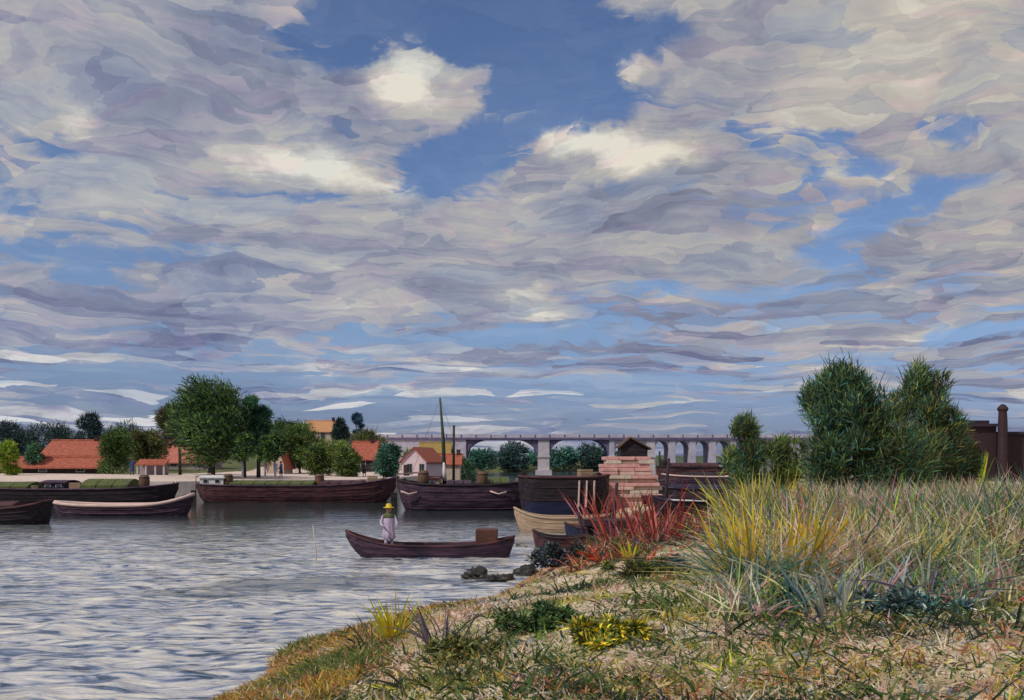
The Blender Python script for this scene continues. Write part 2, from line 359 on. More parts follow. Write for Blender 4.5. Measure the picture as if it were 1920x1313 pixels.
bpB = t.nodes.new('ShaderNodeBump'); bpB.inputs['Strength'].default_value = .35; bpB.inputs['Distance'].default_value = .03; L(nB, bpB.inputs['Height']); L(bpA.outputs[0], bpB.inputs['Normal'])
L(bpB.outputs[0], b.inputs['Normal'])
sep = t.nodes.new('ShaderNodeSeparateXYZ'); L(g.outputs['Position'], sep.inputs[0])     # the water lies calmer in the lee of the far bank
for bp_, s0, s1 in ((bpA, 1.0, .16), (bpB, .6, .12)):
    mr_ = t.nodes.new('ShaderNodeMapRange'); L(sep.outputs[1], mr_.inputs[0]); mr_.inputs[1].default_value = 30; mr_.inputs[2].default_value = 54; mr_.inputs[3].default_value = s0; mr_.inputs[4].default_value = s1; L(mr_.outputs[0], bp_.inputs['Strength'])
refl_strokes = wn(1.7, (.42, 1.2, 1), 21, 5, 2.2); cr = t.nodes.new('ShaderNodeValToRGB'); L(refl_strokes, cr.inputs[0]); e = cr.color_ramp.elements  # pale and dark ripple reflections painted into the base colour
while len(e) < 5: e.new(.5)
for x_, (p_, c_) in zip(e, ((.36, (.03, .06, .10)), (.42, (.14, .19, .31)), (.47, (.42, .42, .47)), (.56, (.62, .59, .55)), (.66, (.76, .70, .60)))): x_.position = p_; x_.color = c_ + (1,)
refl_band = t.nodes.new('ShaderNodeMapRange'); L(sep.outputs[1], refl_band.inputs[0]); refl_band.inputs[1].default_value = 35; refl_band.inputs[2].default_value = 54     # darker base painted in for hull and foliage reflections under the far barges
pt = wn(.22, (.5, 1.3, 1), 4, 3, .6); pm = t.nodes.new('ShaderNodeMapRange'); L(pt, pm.inputs[0]); pm.inputs[1].default_value = .58; pm.inputs[2].default_value = .64; pm.inputs[4].default_value = .6  # broken dark patches painted in for reflections of trees and barges
mx_ = t.nodes.new('ShaderNodeMath'); mx_.operation = 'MAXIMUM'; L(refl_band.outputs[0], mx_.inputs[0]); L(pm.outputs[0], mx_.inputs[1])
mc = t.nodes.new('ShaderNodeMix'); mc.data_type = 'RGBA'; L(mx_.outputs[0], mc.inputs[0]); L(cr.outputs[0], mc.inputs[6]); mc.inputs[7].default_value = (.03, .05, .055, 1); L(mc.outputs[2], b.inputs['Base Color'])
ys = [5.0]
while ys[-1] < 110: ys.append(ys[-1] * 1.0045 + .012)
ys = np.array(ys + [140, 200, 300, 500, 1000, 3600]); us = np.linspace(-.85, .62, 420)
yy = np.repeat(ys[:, None], len(us), 1); xx = us[None] * np.maximum(yy, 9) * 1.0
xx[:, 0] -= 300; xx[:, -1] += 120
fade = np.clip(1.55 - yy / 38, .06, 1)
zz = (vnoise(xx, yy * 1.7, .9, 1) * .10 + vnoise(xx + yy * .3, yy * 2.0, 2.1, 2) * .055 + vnoise(xx - yy * .2, yy * 2, 4.3, 3) * .022) * fade
i = np.arange(len(ys)-1)[:, None] * len(us) + np.arange(len(us)-1)[None]
q = np.stack([i, i+1, i+len(us)+1, i+len(us)], -1).reshape(-1, 4)
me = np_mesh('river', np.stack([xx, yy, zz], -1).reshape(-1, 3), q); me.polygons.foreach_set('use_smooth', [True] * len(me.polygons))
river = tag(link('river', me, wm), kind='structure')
# river bed/water reaching behind the camera and far to the left is part of the same sheet (left column is pulled out)

# hills behind the far bank
def hill(name, pts, d, depth, m):
    rows = []
    for j in range(9):
        t_ = j / 8; s_ = math.sin(math.pi * min(1, t_ * 1.0 + .0)) ** .8 if 0 < j < 8 else 0
        rows.append([(X(x, d) * (1 + .0 * t_), d + depth * t_, max(0, (Z(y, d) + random.uniform(-.2, .2) * 2) * s_) - .5) for x, y in pts])
    o = MB().strip(rows).build(name, m, None, True); return tag(o, kind='structure')
HILL = ground_mat('hill_soil', [(62, 78, 62), (86, 98, 72), (74, 88, 84)], .03)
hp = [(-900 + i * 60, 838 - 20 * math.sin(i * .4) - 14 * math.sin(i * .17 + 1) - 8 * random.random()) for i in range(26)]
hill('hills', hp, 520, 500, HILL)
hp = [(1150 + i * 80, 856 - 6 * math.sin(i * .5)) for i in range(30)]
hill('far_ridge', hp, 900, 500, HILL)

# ------------------------------------------------------------------ bridge
LAV = mat('bridge_stone', lin(196, 190, 204), lin(162, 156, 176), scale=.9, bump=.2)  # stone lightened in place of distance haze
IRON = mat('bridge_iron', lin(112, 106, 136), lin(82, 76, 106), scale=1.2, bump=.1)  # iron paled too, the haze is put into its colour
PALE = mat('pier_stone', lin(204, 194, 196), lin(170, 162, 178), scale=.8, stretch=(1, 1, 2))
BY, BT, BW = 220.0, Z(817, 220), 7.0
br = empty('arched_bridge', (X(1020, BY), BY, 0), 0, 'long lavender arched bridge spanning the river behind the barges', 'bridge')
bx0 = br.location.x
def bxx(p): return X(p, BY) - bx0
def arch(xa, xb, zs, crown, top, m, n=20, sup=2.0, y0=0.0, y1=BW):
    mb = MB(); rows = []
    for i in range(n + 1):
        x = xa + (xb - xa) * i / n; s_ = abs(2 * i / n - 1); zc = zs + (crown - zs) * max(0, 1 - s_**sup) ** (1 / 2.0)
        rows.append([(x, y0, zc), (x, y0, top), (x, y1, top), (x, y1, zc)])
    mb.strip(rows, True)
    mb.add(rows[0], [(0, 1, 2, 3)]); mb.add(rows[-1], [(3, 2, 1, 0)])
    return mb.build('arch', m, br)
TOP = BT - .9
arch(bxx(874), bxx(1009), Z(858, BY), Z(822.6, BY), TOP, IRON, sup=3.0)
arch(bxx(1030), bxx(1142), Z(858, BY), Z(822.6, BY), TOP, IRON, sup=3.0)
arch(bxx(1152), bxx(1212), Z(852, BY), Z(826, BY), TOP, LAV, sup=2)
sm = [(1228, 1254), (1266, 1292), (1304, 1330), (1342, 1368), (1380, 1406), (1418, 1444), (1456, 1482), (1494, 1520)]
for a_, b_ in sm: arch(bxx(a_), bxx(b_), Z(842, BY), Z(827, BY), TOP, LAV, sup=2)
def pier(pa, pb, m, fl=0.0, zb=-1.2):
    a_, b_ = bxx(pa), bxx(pb)
    mb = MB().box(a_, b_, -.25, BW + .25, zb, TOP)
    if fl: mb.box(a_ - fl, b_ + fl, -.8, BW + .8, zb - .1, 1.2); mb.box(a_ - .15, b_ + .15, -.45, BW + .45, Z(858, BY), Z(858, BY) + .4)
    mb.build('pier', m, br)
pier(1009, 1030, PALE, .5); pier(1142, 1152, LAV, .4); pier(1212, 1228, PALE, .3)
prev = 1254
for a_, b_ in sm[1:] + [(1532, 1560)]: pier(prev, a_, LAV); prev = b_
box('abutment', LAV, br, bxx(560), bxx(874), -.3, BW + .3, -.5, TOP)
box('abutment', LAV, br, bxx(1560), bxx(2300), -.3, BW + .3, -.5, TOP)
box('deck', IRON, br, bxx(560), bxx(2300), -.6, BW + .6, TOP + .003, TOP + .45)
for yo in (-.5, BW + .2): box('parapet', LAV, br, bxx(560), bxx(2300), yo, yo + .3, TOP + .453, BT + .25)
for i in range(30):
    xx_ = bxx(560) + i * 3.2
    box('railing_post', IRON, br, xx_, xx_ + .25, -.56, -.503, TOP + .455, BT + .2)

# ------------------------------------------------------------------ trees
def blobs_leaves(centers, radii, n_each, leaf, lw, colors, weights=None, up=.6, seg=1, shell=.45, bend=.2, wind=(.15, 0, 0), jit=.25):
    B, Dv, C_, Ls, Ws = [], [], [], [], []
    for c, r, n in zip(centers, radii, n_each):
        d = rng.normal(size=(n, 3)); d /= np.linalg.norm(d, axis=1)[:, None]
        rr = shell + (1 - shell) * rng.random((n, 1)) ** .6
        p = np.array(c) + d * rr * np.array(r) * (1 + .25 * rng.normal(size=(n, 1)) * .5)
        dv = d * (1 - up) + np.array([0, 0, up]) + rng.normal(size=(n, 3)) * .35 + np.array(wind)
        B.append(p); Dv.append(dv)
        cc = pal(colors, n, weights, jit) * rng.uniform(.65, 1.45) * 1.8; C_.append(cc)
        Ls.append(leaf * rng.uniform(.6, 1.4, n)); Ws.append(lw * rng.uniform(.6, 1.3, n))
    return ribbons(np.vstack(B), np.vstack(Dv), np.concatenate(Ls), np.concatenate(Ws), np.vstack(C_), seg=seg, bend=bend)
def tree(name, label, loc, H, Wd, trunk_h, colors, group=None, n=3000, leaf=.45, lw=.16, clumps=26, up=.35, lean=(0, 0), weights=None, cat='tree', trunks=None, bark=BARK, depth=None, low=.0, tr=None, shape=1.0, seg=1, clump_r=.24, jit=.25, wind=(.15,0,0), plume=1.0, shoots=0, shoot_cols=None):
    root = empty(name, loc, 0, label, cat, group)
    depth = depth or Wd
    cs, rs = [], []
    for i in range(clumps):
        u = rng.random(); zz_ = trunk_h + low + (H - trunk_h - low) * (.10 + .82 * u)
        prof = math.sin(math.pi * (.12 + .80 * u ** shape)) ** .65
        a = rng.random() * 6.283; q_ = math.sqrt(rng.random()) * .80
        cs.append((math.cos(a) * q_ * Wd / 2 * prof + lean[0] * u, math.sin(a) * q_ * depth / 2 * prof + lean[1] * u, zz_))
        r0 = clump_r * min(Wd, (H - trunk_h) * 1.1) * rng.uniform(.65, 1.25); rs.append((r0, r0, r0 * rng.uniform(.7, 1.1) * plume))
    mb = MB(); r = tr or max(.07, H * .022)
    for tx in (trunks or [0.0]):
        k_ = [(tx, 0, -.15), (tx + lean[0] * .06, 0, trunk_h * .6), (tx * .9 + lean[0] * .2, 0, trunk_h + (H - trunk_h) * .35), (tx * .6 + lean[0] * .6, 0, trunk_h + (H - trunk_h) * .75)]
        mb.tube(k_, [r * 1.25, r, r * .75, r * .25], 8)
        for c in random.sample(cs, min(7, len(cs))):
            z0 = max(trunk_h * .7, c[2] - abs(c[0]) - abs(c[1]) - .3); z0 = min(z0, trunk_h + (H - trunk_h) * .5)
            mb.tube([(tx * .9 + lean[0] * .1, 0, z0), (c[0] * .5 + tx * .4, c[1] * .5, (z0 + c[2]) / 2 + .1), c], [r * .45, r * .28, r * .08], 5)
    mb.build('trunk', bark, root, True)
    ne = [int(n / clumps * (rs[i][0] / (clump_r * Wd + 1e-6)) ** 1.2) + 20 for i in range(clumps)]
    v, q_, tt = blobs_leaves(cs, rs, ne, leaf, lw, colors, weights, up, seg=seg, jit=jit, wind=wind)
    if shoots:      # young shoots standing out of the crown
        k_ = rng.integers(0, len(cs), shoots); c0 = np.array(cs)[k_] + rng.normal(size=(shoots, 3)) * np.array(rs)[k_] * .35
        dv = np.stack([rng.normal(size=shoots) * .22 + c0[:, 0] / Wd * .7, rng.normal(size=shoots) * .2, np.ones(shoots)], 1)
        v2, q2, t2 = ribbons(c0, dv, np.array(rs)[k_][:, 2] * rng.uniform(.9, 1.7, shoots), lw * 1.1, pal(shoot_cols or colors, shoots, None, .2) * 1.3, seg=3, bend=.15)
        q_ = np.vstack([q_, q2 + len(v)]); v = np.vstack([v, v2]); tt = np.vstack([tt, t2])
    v[:, 2] = np.maximum(v[:, 2], .05)
    link('crown', np_mesh('crown', v, q_, tt), LEAF, root)
    return root
DG = [(38, 56, 38), (52, 74, 42), (70, 96, 48), (34, 48, 44), (90, 112, 56)]
OL = [(60, 78, 40), (88, 104, 50), (112, 124, 58), (48, 62, 40)]
TEAL = [(46, 84, 78), (60, 100, 90), (42, 68, 68), (76, 112, 94)]
NAVY = [(36, 48, 56), (46, 62, 62), (58, 76, 66), (32, 40, 50)]
BRN = [(78, 66, 48), (60, 60, 44), (96, 80, 56), (52, 50, 46)]
def tplace(xc, d): x_ = X(xc, d); return (x_, d, gf(x_, d) - .05)
def ftree(label, xc, ytop, d, wpx, cols, th=None, **kw):
    l = tplace(xc, d); H = Z(ytop, d) - l[2]; Wd = wpx / F * d
    nm = kw.pop('name', 'broadleaf_tree'); kw['n'] = int(kw.get('n', 3000) * 2.2); kw['leaf'] = kw.get('leaf', .45) * .75; kw['lw'] = kw.get('lw', .16) * .62; kw.setdefault('shoots', 60); kw.setdefault('plume', 1.2); kw.setdefault('clump_r', .19); kw['clumps'] = int(kw.get('clumps', 26) * 1.25)
    return tree(nm, label, l, H, Wd, H * .22 if th is None else th, cols, group='trees along the far bank', **kw)
ftree('big dark green tree with a leaning crown on the far bank', 400, 724, 104, 150, DG, 2.0, n=9000, leaf=.55, lw=.2, clumps=46, lean=(-.9, 0), up=.5, wind=(-.3, 0, .1))
ftree('upright teal green tree touching the right side of the big dark tree', 474, 738, 106, 58, [(40, 74, 58), (50, 90, 70), (34, 60, 46), (66, 96, 60)], 2.3, n=4000, leaf=.5, lw=.17, clumps=24, up=.6, trunks=[-.9, .6])
ftree('brownish tree at the left foot of the big dark tree', 338, 768, 109, 70, BRN + DG[:2], 3.3, n=3500, leaf=.5, lw=.18, clumps=22, lean=(-.8, 0), wind=(-.3, 0, .1))
ftree('round green tree left of the small red-roofed shelter', 212, 812, 110, 78, DG[:3] + OL[:2], .5, n=3400, leaf=.42, clumps=24)
ftree('low green tree between the shelter and the pink roof', 276, 808, 122, 84, OL + BRN, .9, n=3400, leaf=.45, clumps=24)
ftree('spiky dark tree rising over the wide orange roof', 168, 780, 150, 52, NAVY + TEAL[:1], 1.6, n=2200, leaf=.6, clumps=16, up=.6)
ftree('dark blue green tree at the left edge of the far bank', 22, 792, 158, 80, NAVY, .8, n=2600, leaf=.6, clumps=20)
ftree('dark blue green tree left of the spiky dark tree', 92, 796, 162, 110, NAVY, .8, n=3000, leaf=.6, clumps=22)
ftree('yellow green bush at the left edge in front of the orange roofs', 14, 830, 104, 44, [(96, 116, 40), (122, 136, 46), (70, 90, 40)], .2, n=1800, leaf=.4, clumps=14, cat='bush', name='bank_bush')
ftree('dark green bush left of the wide orange roof', 66, 834, 113, 40, DG + TEAL, .2, n=1400, leaf=.4, clumps=12, cat='bush', name='bank_bush')
ftree('broad green tree beside the orange gable', 562, 800, 128, 92, DG[:3] + OL, .8, n=4200, leaf=.5, clumps=28)
ftree('yellowish green tree below the tan hillside house', 618, 826, 138, 84, OL + [(120, 128, 60)], .5, n=3000, leaf=.5, clumps=22)
ftree('dark tree right of the tan hillside house', 638, 788, 196, 34, NAVY + DG[:1], 1.0, n=1800, leaf=.7, lw=.25, clumps=14)
ftree('slender blue green poplar on the skyline', 668, 776, 198, 24, [(44, 70, 92), (56, 84, 104), (40, 62, 76)], 1.0, n=1600, leaf=.7, lw=.25, clumps=12, up=.7, name='poplar')
ftree('teal drooping tree left of the pink gabled house', 726, 836, 112, 54, TEAL + DG[:2], .5, n=3000, leaf=.45, clumps=20, up=.1)
ftree('green tree behind the small red roof', 690, 812, 165, 70, OL + BRN, .8, n=2200, leaf=.6, clumps=16)
ftree('dark trees edge on the far left skyline', 540, 790, 215, 120, NAVY + DG[:1], .8, n=2600, leaf=.8, lw=.3, clumps=20)['label'] = 'wide dark tree on the hill behind the orange gable'
ftree('low olive tree left of the taller mast', 806, 838, 178, 44, OL + [(150, 130, 60)], .6, n=1500, leaf=.6, clumps=12)
for (xc, yt, d, wpx, lb, cl) in ((902, 842, 292, 64, 'teal tree filling the left side of the left arch', TEAL), (962, 832, 300, 72, 'tall dark teal tree in the middle of the left arch', TEAL[:1] + NAVY),
                             (1056, 838, 306, 62, 'rounded teal tree in the left half of the right arch', TEAL), (1108, 834, 312, 66, 'dark teal tree in the right half of the right arch', TEAL[:1] + NAVY[1:]),
                             (1012, 842, 318, 70, 'teal tree behind the middle pier of the bridge', TEAL), (1165, 846, 345, 60, 'teal tree seen beyond the dark hut', TEAL)):
    l = (X(xc, d), d, .6); H = Z(yt + 5, d) - .6
    tree('broadleaf_tree', lb, l, H, wpx * 1.15 / F * d, .1, cl, group='trees beyond the bridge', n=7000, leaf=.7, lw=.3, clumps=34, clump_r=.25)
for xc, yt, d, wp, lb, cl in ((120, 806, 146, 90, 'dark tree directly behind the wide orange roof', NAVY + DG[:1]), (236, 800, 148, 110, 'wide dark tree behind the round green tree', NAVY + DG[:2]), (300, 812, 150, 80, 'dark green tree behind the rose roof', DG[:2] + BRN),
                          (510, 800, 150, 80, 'dark green tree behind the orange gable', DG[:3]), (596, 842, 120, 70, 'low round green tree right of the orange gable', OL + DG[:2]), (648, 846, 118, 50, 'low olive bush left of the small red roof', OL + DG[:2]), (770, 850, 140, 34, 'small dark bush beside the pink gable', DG + TEAL), (866, 862, 160, 60, 'dark green bush at the foot of the left bridge abutment', DG + TEAL)):
    ftree(lb, xc, yt, d, wp, cl, .3, n=2400, leaf=.55, clumps=20)
qs = [(-110, 82.8), (-62, 86), (-30, 90), (-13, 100), (-10.6, 150)]; qm = mat('quay_stone', lin(226, 212, 204), lin(190, 172, 168), scale=1.2)
qe = empty('quay_wall', (0, 0, 0), 0, 'pale stone quay edge along the far bank behind the barges', 'quay wall')
for (ax, ay), (bx9, by9) in zip(qs[:-1], qs[1:]):
    n9 = max(1, int(math.hypot(bx9 - ax, by9 - ay) / 2.4)); u9 = Vector((bx9 - ax, by9 - ay, 0)).normalized(); w9 = Vector((-u9.y, u9.x, 0))
    for i in range(n9):
        A9 = Vector((ax, ay, 0)).lerp(Vector((bx9, by9, 0)), i / n9) + u9 * .02; B9 = Vector((ax, ay, 0)).lerp(Vector((bx9, by9, 0)), (i + 1) / n9) - u9 * .02; h9 = 1.28 + random.uniform(-.03, .03)
        lo_ = [A9 - w9 * .5, B9 - w9 * .5, B9 + w9 * 1.0, A9 + w9 * 1.0]
        MB().add([(p.x, p.y, -.8) for p in lo_] + [(p.x, p.y, h9) for p in lo_], [(0,3,2,1),(4,5,6,7),(0,1,5,4),(1,2,6,5),(2,3,7,6),(3,0,4,7)]).build('quay_stone', qm, qe)
for i, (xc, yt, wp, lb) in enumerate(((-10, 806, 110, 'far dark tree touching the left edge of the picture'), (60, 812, 100, 'far dark tree peeping between the two left edge trees'), (150, 815, 100, 'far dark tree under the spiky dark tree'), (205, 808, 90, 'far dark tree right of the wide orange roof'), (270, 815, 90, 'far dark tree above the open shelter'),
                                 (345, 806, 90, 'far dark tree behind the brownish tree'), (430, 812, 100, 'far dark tree behind the trunk of the big dark tree'), (560, 812, 90, 'far dark tree behind the broad green tree'), (640, 828, 90, 'far dark tree behind the olive bush'), (720, 838, 80, 'far dark tree behind the teal drooping tree'))):
    ftree(lb, xc, yt, 172 + 6 * (i % 3), wp, NAVY + DG[:2] + TEAL[:1], .3, n=1800, leaf=.6, clumps=18)
# pale slim trunks right of the big tree (each a small tree whose crown merges above)
PB = mat('pale_bark', lin(168, 170, 182), lin(110, 112, 130), scale=6, stretch=(1, 1, .3))
for xc, lb in ((455, 'pale slim trunk nearest the big dark tree'), (497, 'pale slim trunk in the middle of the row'), (516, 'pale slim trunk nearest the orange gable')):
    l = tplace(xc, 101); tree('young_tree', lb, l, Z(815, 101) - l[2], 2.2, 2.0, DG, group='young trees with pale trunks', n=900, leaf=.4, clumps=9, bark=PB, tr=.10)

# willows on the near bank
WIL = [(42, 60, 42), (56, 78, 46), (74, 98, 54), (38, 52, 46), (96, 108, 58), (88, 84, 50)]
def near_tree(label, xc, ytop, d, wpx, cols, **kw):
    x_ = X(xc, d); z_ = gn(x_, d) - .05; H = Z(ytop, d) - z_
    return tree('willow', label, (x_, d, z_), H, wpx / F * d, kw.pop('th', .5), cols, group='willows on the near bank', **kw)
near_tree('taller dense dark green willow, left of the pair', 1576, 690, 37, 178, WIL + TEAL[:3] + [(96, 120, 80)], n=22000, leaf=.30, lw=.05, clumps=62, up=.7, seg=2, shape=.8, trunks=[-.3, .25], clump_r=.14, wind=(-.05, 0, .1), plume=1.45, shoots=260)
near_tree('looser olive willow with reddish twigs, right of the pair', 1732, 690, 39.5, 168, WIL + TEAL[:2] + [(120, 112, 60)], n=16000, leaf=.32, lw=.05, clumps=46, up=.7, seg=2, shape=.85, trunks=[-.3, .3], clump_r=.14, wind=(.2, 0, .1), plume=1.45, shoots=260, shoot_cols=WIL + [(120, 62, 66), (130, 80, 80)])
near_tree('small willow bush standing left of the big pair', 1398, 784, 44, 84, WIL + TEAL[:2] + [(120, 120, 50)], n=7000, leaf=.34, lw=.05, clumps=26, up=.75, seg=2, clump_r=.15, plume=1.7, shoots=110)
near_tree('low bush between the small and the tall willow', 1474, 812, 42, 74, WIL + OL, n=5000, leaf=.32, lw=.05, clumps=22, up=.7, seg=2, plume=1.3, shoots=70)
near_tree('low dark bush under the loose willow', 1800, 826, 41, 70, WIL + BRN, n=4000, leaf=.32, lw=.05, clumps=22, up=.6, seg=2, shoots=60)
near_tree('dark bush filling the gap below the willow pair', 1655, 782, 36.5, 140, WIL + TEAL[:1], n=9000, leaf=.32, lw=.05, clumps=34, up=.65, seg=2, plume=1.3, shoots=60)

# ------------------------------------------------------------------ houses
OR = mat('orange_tile', lin(186, 104, 78), lin(132, 70, 60), scale=3, stretch=(1, 2, 2), bump=.5, contrast=.35, detail=8)
RO = mat('rose_tile', lin(190, 118, 98), lin(160, 92, 84), scale=3, stretch=(1, 3, 3), bump=.4)
TAN = mat('tan_tile', lin(200, 150, 108), lin(170, 120, 84), scale=3, bump=.4)
THA = mat('ochre_thatch', lin(168, 142, 78), lin(130, 106, 60), scale=4, bump=.5)
WL = mat('lavender_plaster', lin(172, 156, 166), lin(144, 128, 144), scale=1.4)
WP = mat('pink_plaster', lin(222, 200, 206), lin(200, 176, 186), scale=1.4)
WC = mat('cream_plaster', lin(206, 186, 166), lin(178, 158, 144), scale=1.4)
WD_ = mat('dark_boards', lin(70, 52, 56), lin(48, 38, 46), scale=3, stretch=(4, 4, .5))
GLS = mat('window_glass', (.03, .035, .045), (.02, .02, .03), rough=.1, spec=.6, bump=0)
FRM = mat('window_frame', lin(200, 195, 190), lin(170, 165, 165))
MAR = mat('maroon_brick', lin(68, 46, 50), lin(44, 32, 40), scale=3, stretch=(1, 1, 3))
DRK = mat('dark_slate', lin(66, 54, 66), lin(46, 38, 50), scale=3, stretch=(1, 3, 3))
def house(label, name, x0, x1, yr, ye, d, dep, rm, wl, gable=False, wins=2, door=True, chim=True, rz=0, zg=None, ground=gf, wh=None):
    cx_ = X((x0 + x1) / 2, d); W_ = (x1 - x0) / F * d; zg = ground(cx_, d) if zg is None else zg
    root = empty(name, (cx_, d, zg), R(rz), label, 'house', 'village houses' if ground is gf else None)
    zr, ze = Z(yr, d) - zg, max(Z(ye, d) - zg, .8); a = W_ / 2
    if not gable:
        mb = MB().box(-a, a, 0, dep, -.6, ze); mb.add([(-a, 0, ze), (-a, dep, ze), (-a, dep/2, zr - .1)], [(0, 1, 2)]); mb.add([(a, 0, ze), (a, dep, ze), (a, dep/2, zr - .1)], [(0, 2, 1)])
        mb.build('wall', wl, root)
        o_ = .3; sl = (zr - ze) / (dep / 2); r_ = MB()
        for s_ in (0, 1):
            y0 = -o_ if s_ == 0 else dep + o_; z0 = ze - o_ * sl
            r_.strip([[(-a - o_, y0, z0), (a + o_, y0, z0), (a + o_, dep/2, zr), (-a - o_, dep/2, zr)], [(-a - o_, y0, z0 - .14), (a + o_, y0, z0 - .14), (a + o_, dep/2, zr - .14), (-a - o_, dep/2, zr - .14)]], True)
            n0 = len(r_.v) - 8; r_.f += [tuple(n0 + j for j in (0, 1, 2, 3)), tuple(n0 + j for j in (7, 6, 5, 4))]
        rf = r_.build('roof', rm, root)
        MB().tube([(-a - o_, dep/2, zr + .02), (a + o_, dep/2, zr + .02)], .12, 6).build('ridge', rm, rf)
    else:
        mb = MB().box(-a, a, 0, dep, -.6, ze); mb.add([(-a, 0, ze), (a, 0, ze), (0, 0, zr - .1)], [(0, 1, 2)]); mb.add([(-a, dep, ze), (a, dep, ze), (0, dep, zr - .1)], [(0, 2, 1)])
        mb.build('wall', wl, root)
        o_ = .3; sl = (zr - ze) / a; r_ = MB()
        for s_ in (-1, 1):
            xe = s_ * (a + o_); z0 = ze - o_ * sl
            r_.strip([[(xe, -o_, z0), (0, -o_, zr), (0, dep + o_, zr), (xe, dep + o_, z0)], [(xe, -o_, z0 - .16), (0, -o_, zr - .16), (0, dep + o_, zr - .16), (xe, dep + o_, z0 - .16)]], True)
            n0 = len(r_.v) - 8; r_.f += [tuple(n0 + j for j in (0, 1, 2, 3)), tuple(n0 + j for j in (7, 6, 5, 4))]
        rf = r_.build('roof', rm, root)
    if chim:
        c_ = MB().box(a * .45, a * .45 + .5, dep * .5 - .25, dep * .5 + .25, zr - 1.0, zr + .55).box(a * .45 - .06, a * .45 + .56, dep * .5 - .31, dep * .5 + .31, zr + .553, zr + .66)
        c_.build('chimney', MAR, rf)
    for i in range(wins):
        wx = -a + W_ * (i + .5) / wins + (.25 if door else 0); ww, hh = min(.42, W_ * .1), min(.6, ze * .28); wz = min(ze * .55, 1.5)
        if wx + ww > a - .1: continue
        f_ = MB().box(wx - ww - .07, wx + ww + .07, -.05, -.003, wz - hh - .07, wz + hh + .07).build('window', FRM, root)
        for s_ in (-1, 1): box('pane', GLS, f_, wx + (s_ - 1) / 2 * ww + .02, wx + (s_ + 1) / 2 * ww - .02, -.075, -.053, wz - hh, wz + hh)
    if door:
        dr = box('door', WD_, root, -a + .25, -a + 1.0, -.06, -.003, -.1, min(1.9, ze * .9)); box('handle', FRM, dr, -a + .86, -a + .92, -.1, -.063, .9, 1.0)
    return root
house('long house with the widest orange roof at the left of the far bank', 'village_house', 78, 186, 825, 852, 128, 7, OR, WL)
house('low orange-roofed outbuilding with a dark wall in front of the widest orange roof', 'outbuilding', -30, 182, 858, 876, 112, 4, OR, WD_, chim=False, wins=3)
house('rose-roofed house half hidden by the big dark tree', 'village_house', 302, 384, 819, 864, 134, 8, RO, WL, chim=True)
house('small house with a steep orange gable roof right of the young trees', 'village_house', 500, 532, 824, 866, 122, 5, OR, WC, gable=True, chim=False, wins=1, door=False)
house('tan hillside house with a pale orange roof above the trees', 'hillside_house', 572, 634, 788, 808, 200, 7, TAN, WC, wins=3, zg=Z(828, 200))
house('small bright red-roofed house below the poplar', 'village_house', 660, 702, 828, 858, 142, 5, OR, WD_, chim=True, wins=1, door=False)
house('pinkish white gabled house with an orange roof', 'village_house', 752, 800, 838, 862, 126, 7, OR, WP, gable=True, chim=False, wins=2, rz=-14)
house('low house with an ochre yellow roof behind the taller mast', 'village_house', 786, 842, 830, 854, 168, 6, THA, WL, chim=False, wins=1)
house('low red-roofed house left of the taller mast', 'village_house', 794, 828, 851, 866, 146, 4, OR, WC, chim=False, wins=1, door=False)
house('low red-roofed house between the two masts', 'village_house', 836, 862, 852, 868, 140, 4, OR, WC, chim=True, wins=1, door=False)
house('tiny red-roofed shed at the foot of the left bridge abutment', 'village_house', 886, 908, 868, 876, 150, 3, OR, WD_, chim=False, wins=0, door=False, zg=1.2) if False else None
# open shelter
d = 108; x_ = X(287, d); zg = gf(x_, d)
sh_ = empty('open_shelter', (x_, d, zg), 0, 'small open shelter with a red roof on pale posts', 'shelter')
h_ = Z(861, d) - zg; r_ = MB(); r_.strip([[(-1.6, -.9, h_ - .55), (1.6, -.9, h_ - .55), (1.6, .6, h_), (-1.6, .6, h_)], [(-1.6, -.9, h_ - .65), (1.6, -.9, h_ - .65), (1.6, .6, h_ - .1), (-1.6, .6, h_ - .1)]], True); r_.f += [(0, 1, 2, 3), (7, 6, 5, 4)]
r_.build('roof', OR, sh_)
for xx_ in (-1.4, -.5, .5, 1.4): box('post', FRM, sh_, xx_ - .08, xx_ + .08, -.8, -.64, -.15, h_ - .63)
box('back_wall', WL, sh_, -1.5, 1.5, .3, .42, -.15, h_ - .25)

# dark brick building with a tall chimney, right edge
d = 78; xg = X(1840, d); zg = gn(xg, d); fb = empty('brick_works', (xg, d, zg), 0, 'dark maroon building with a tall chimney stack at the right edge', 'building')
def q(p): return X(p, d) - xg
zt = Z(800, d) - zg; zt2 = Z(814, d) - zg
mb = MB(); xs_ = [q(1782), q(1796), q(1846), q(1868)]
mb.box(q(1782), q(1796), 0, 6, -.3, zt).box(q(1846), q(1868), 0, 6, -.3, zt)
rows = []
for i in range(13):
    t_ = i / 12; x0 = q(1796) + (q(1846) - q(1796)) * t_; zc = (Z(862, d) - zg) + 1.15 * math.sqrt(max(0, 1 - (2*t_ - 1)**2))
    rows.append([(x0, 0, zc), (x0, 0, zt), (x0, 6, zt), (x0, 6, zc)])
mb.strip(rows, True); mb.build('wall', MAR, fb)
box('recess', DRK, fb, q(1796), q(1846), 2.5, 2.7, -.3, zt - .5)
box('side_wing', MAR, fb, q(1869), q(1960), .6, 5.5, -.3, zt2)
r_ = MB(); r_.box(q(1778), q(1870), -.3, 6.3, zt + .003, zt + .22); r_.box(q(1786), q(1862), .6, 5.4, zt + .223, zt + .5); r_.build('roof', DRK, fb)
box('wing_roof', DRK, fb, q(1871), q(1965), .4, 5.8, zt2 + .003, zt2 + .2)
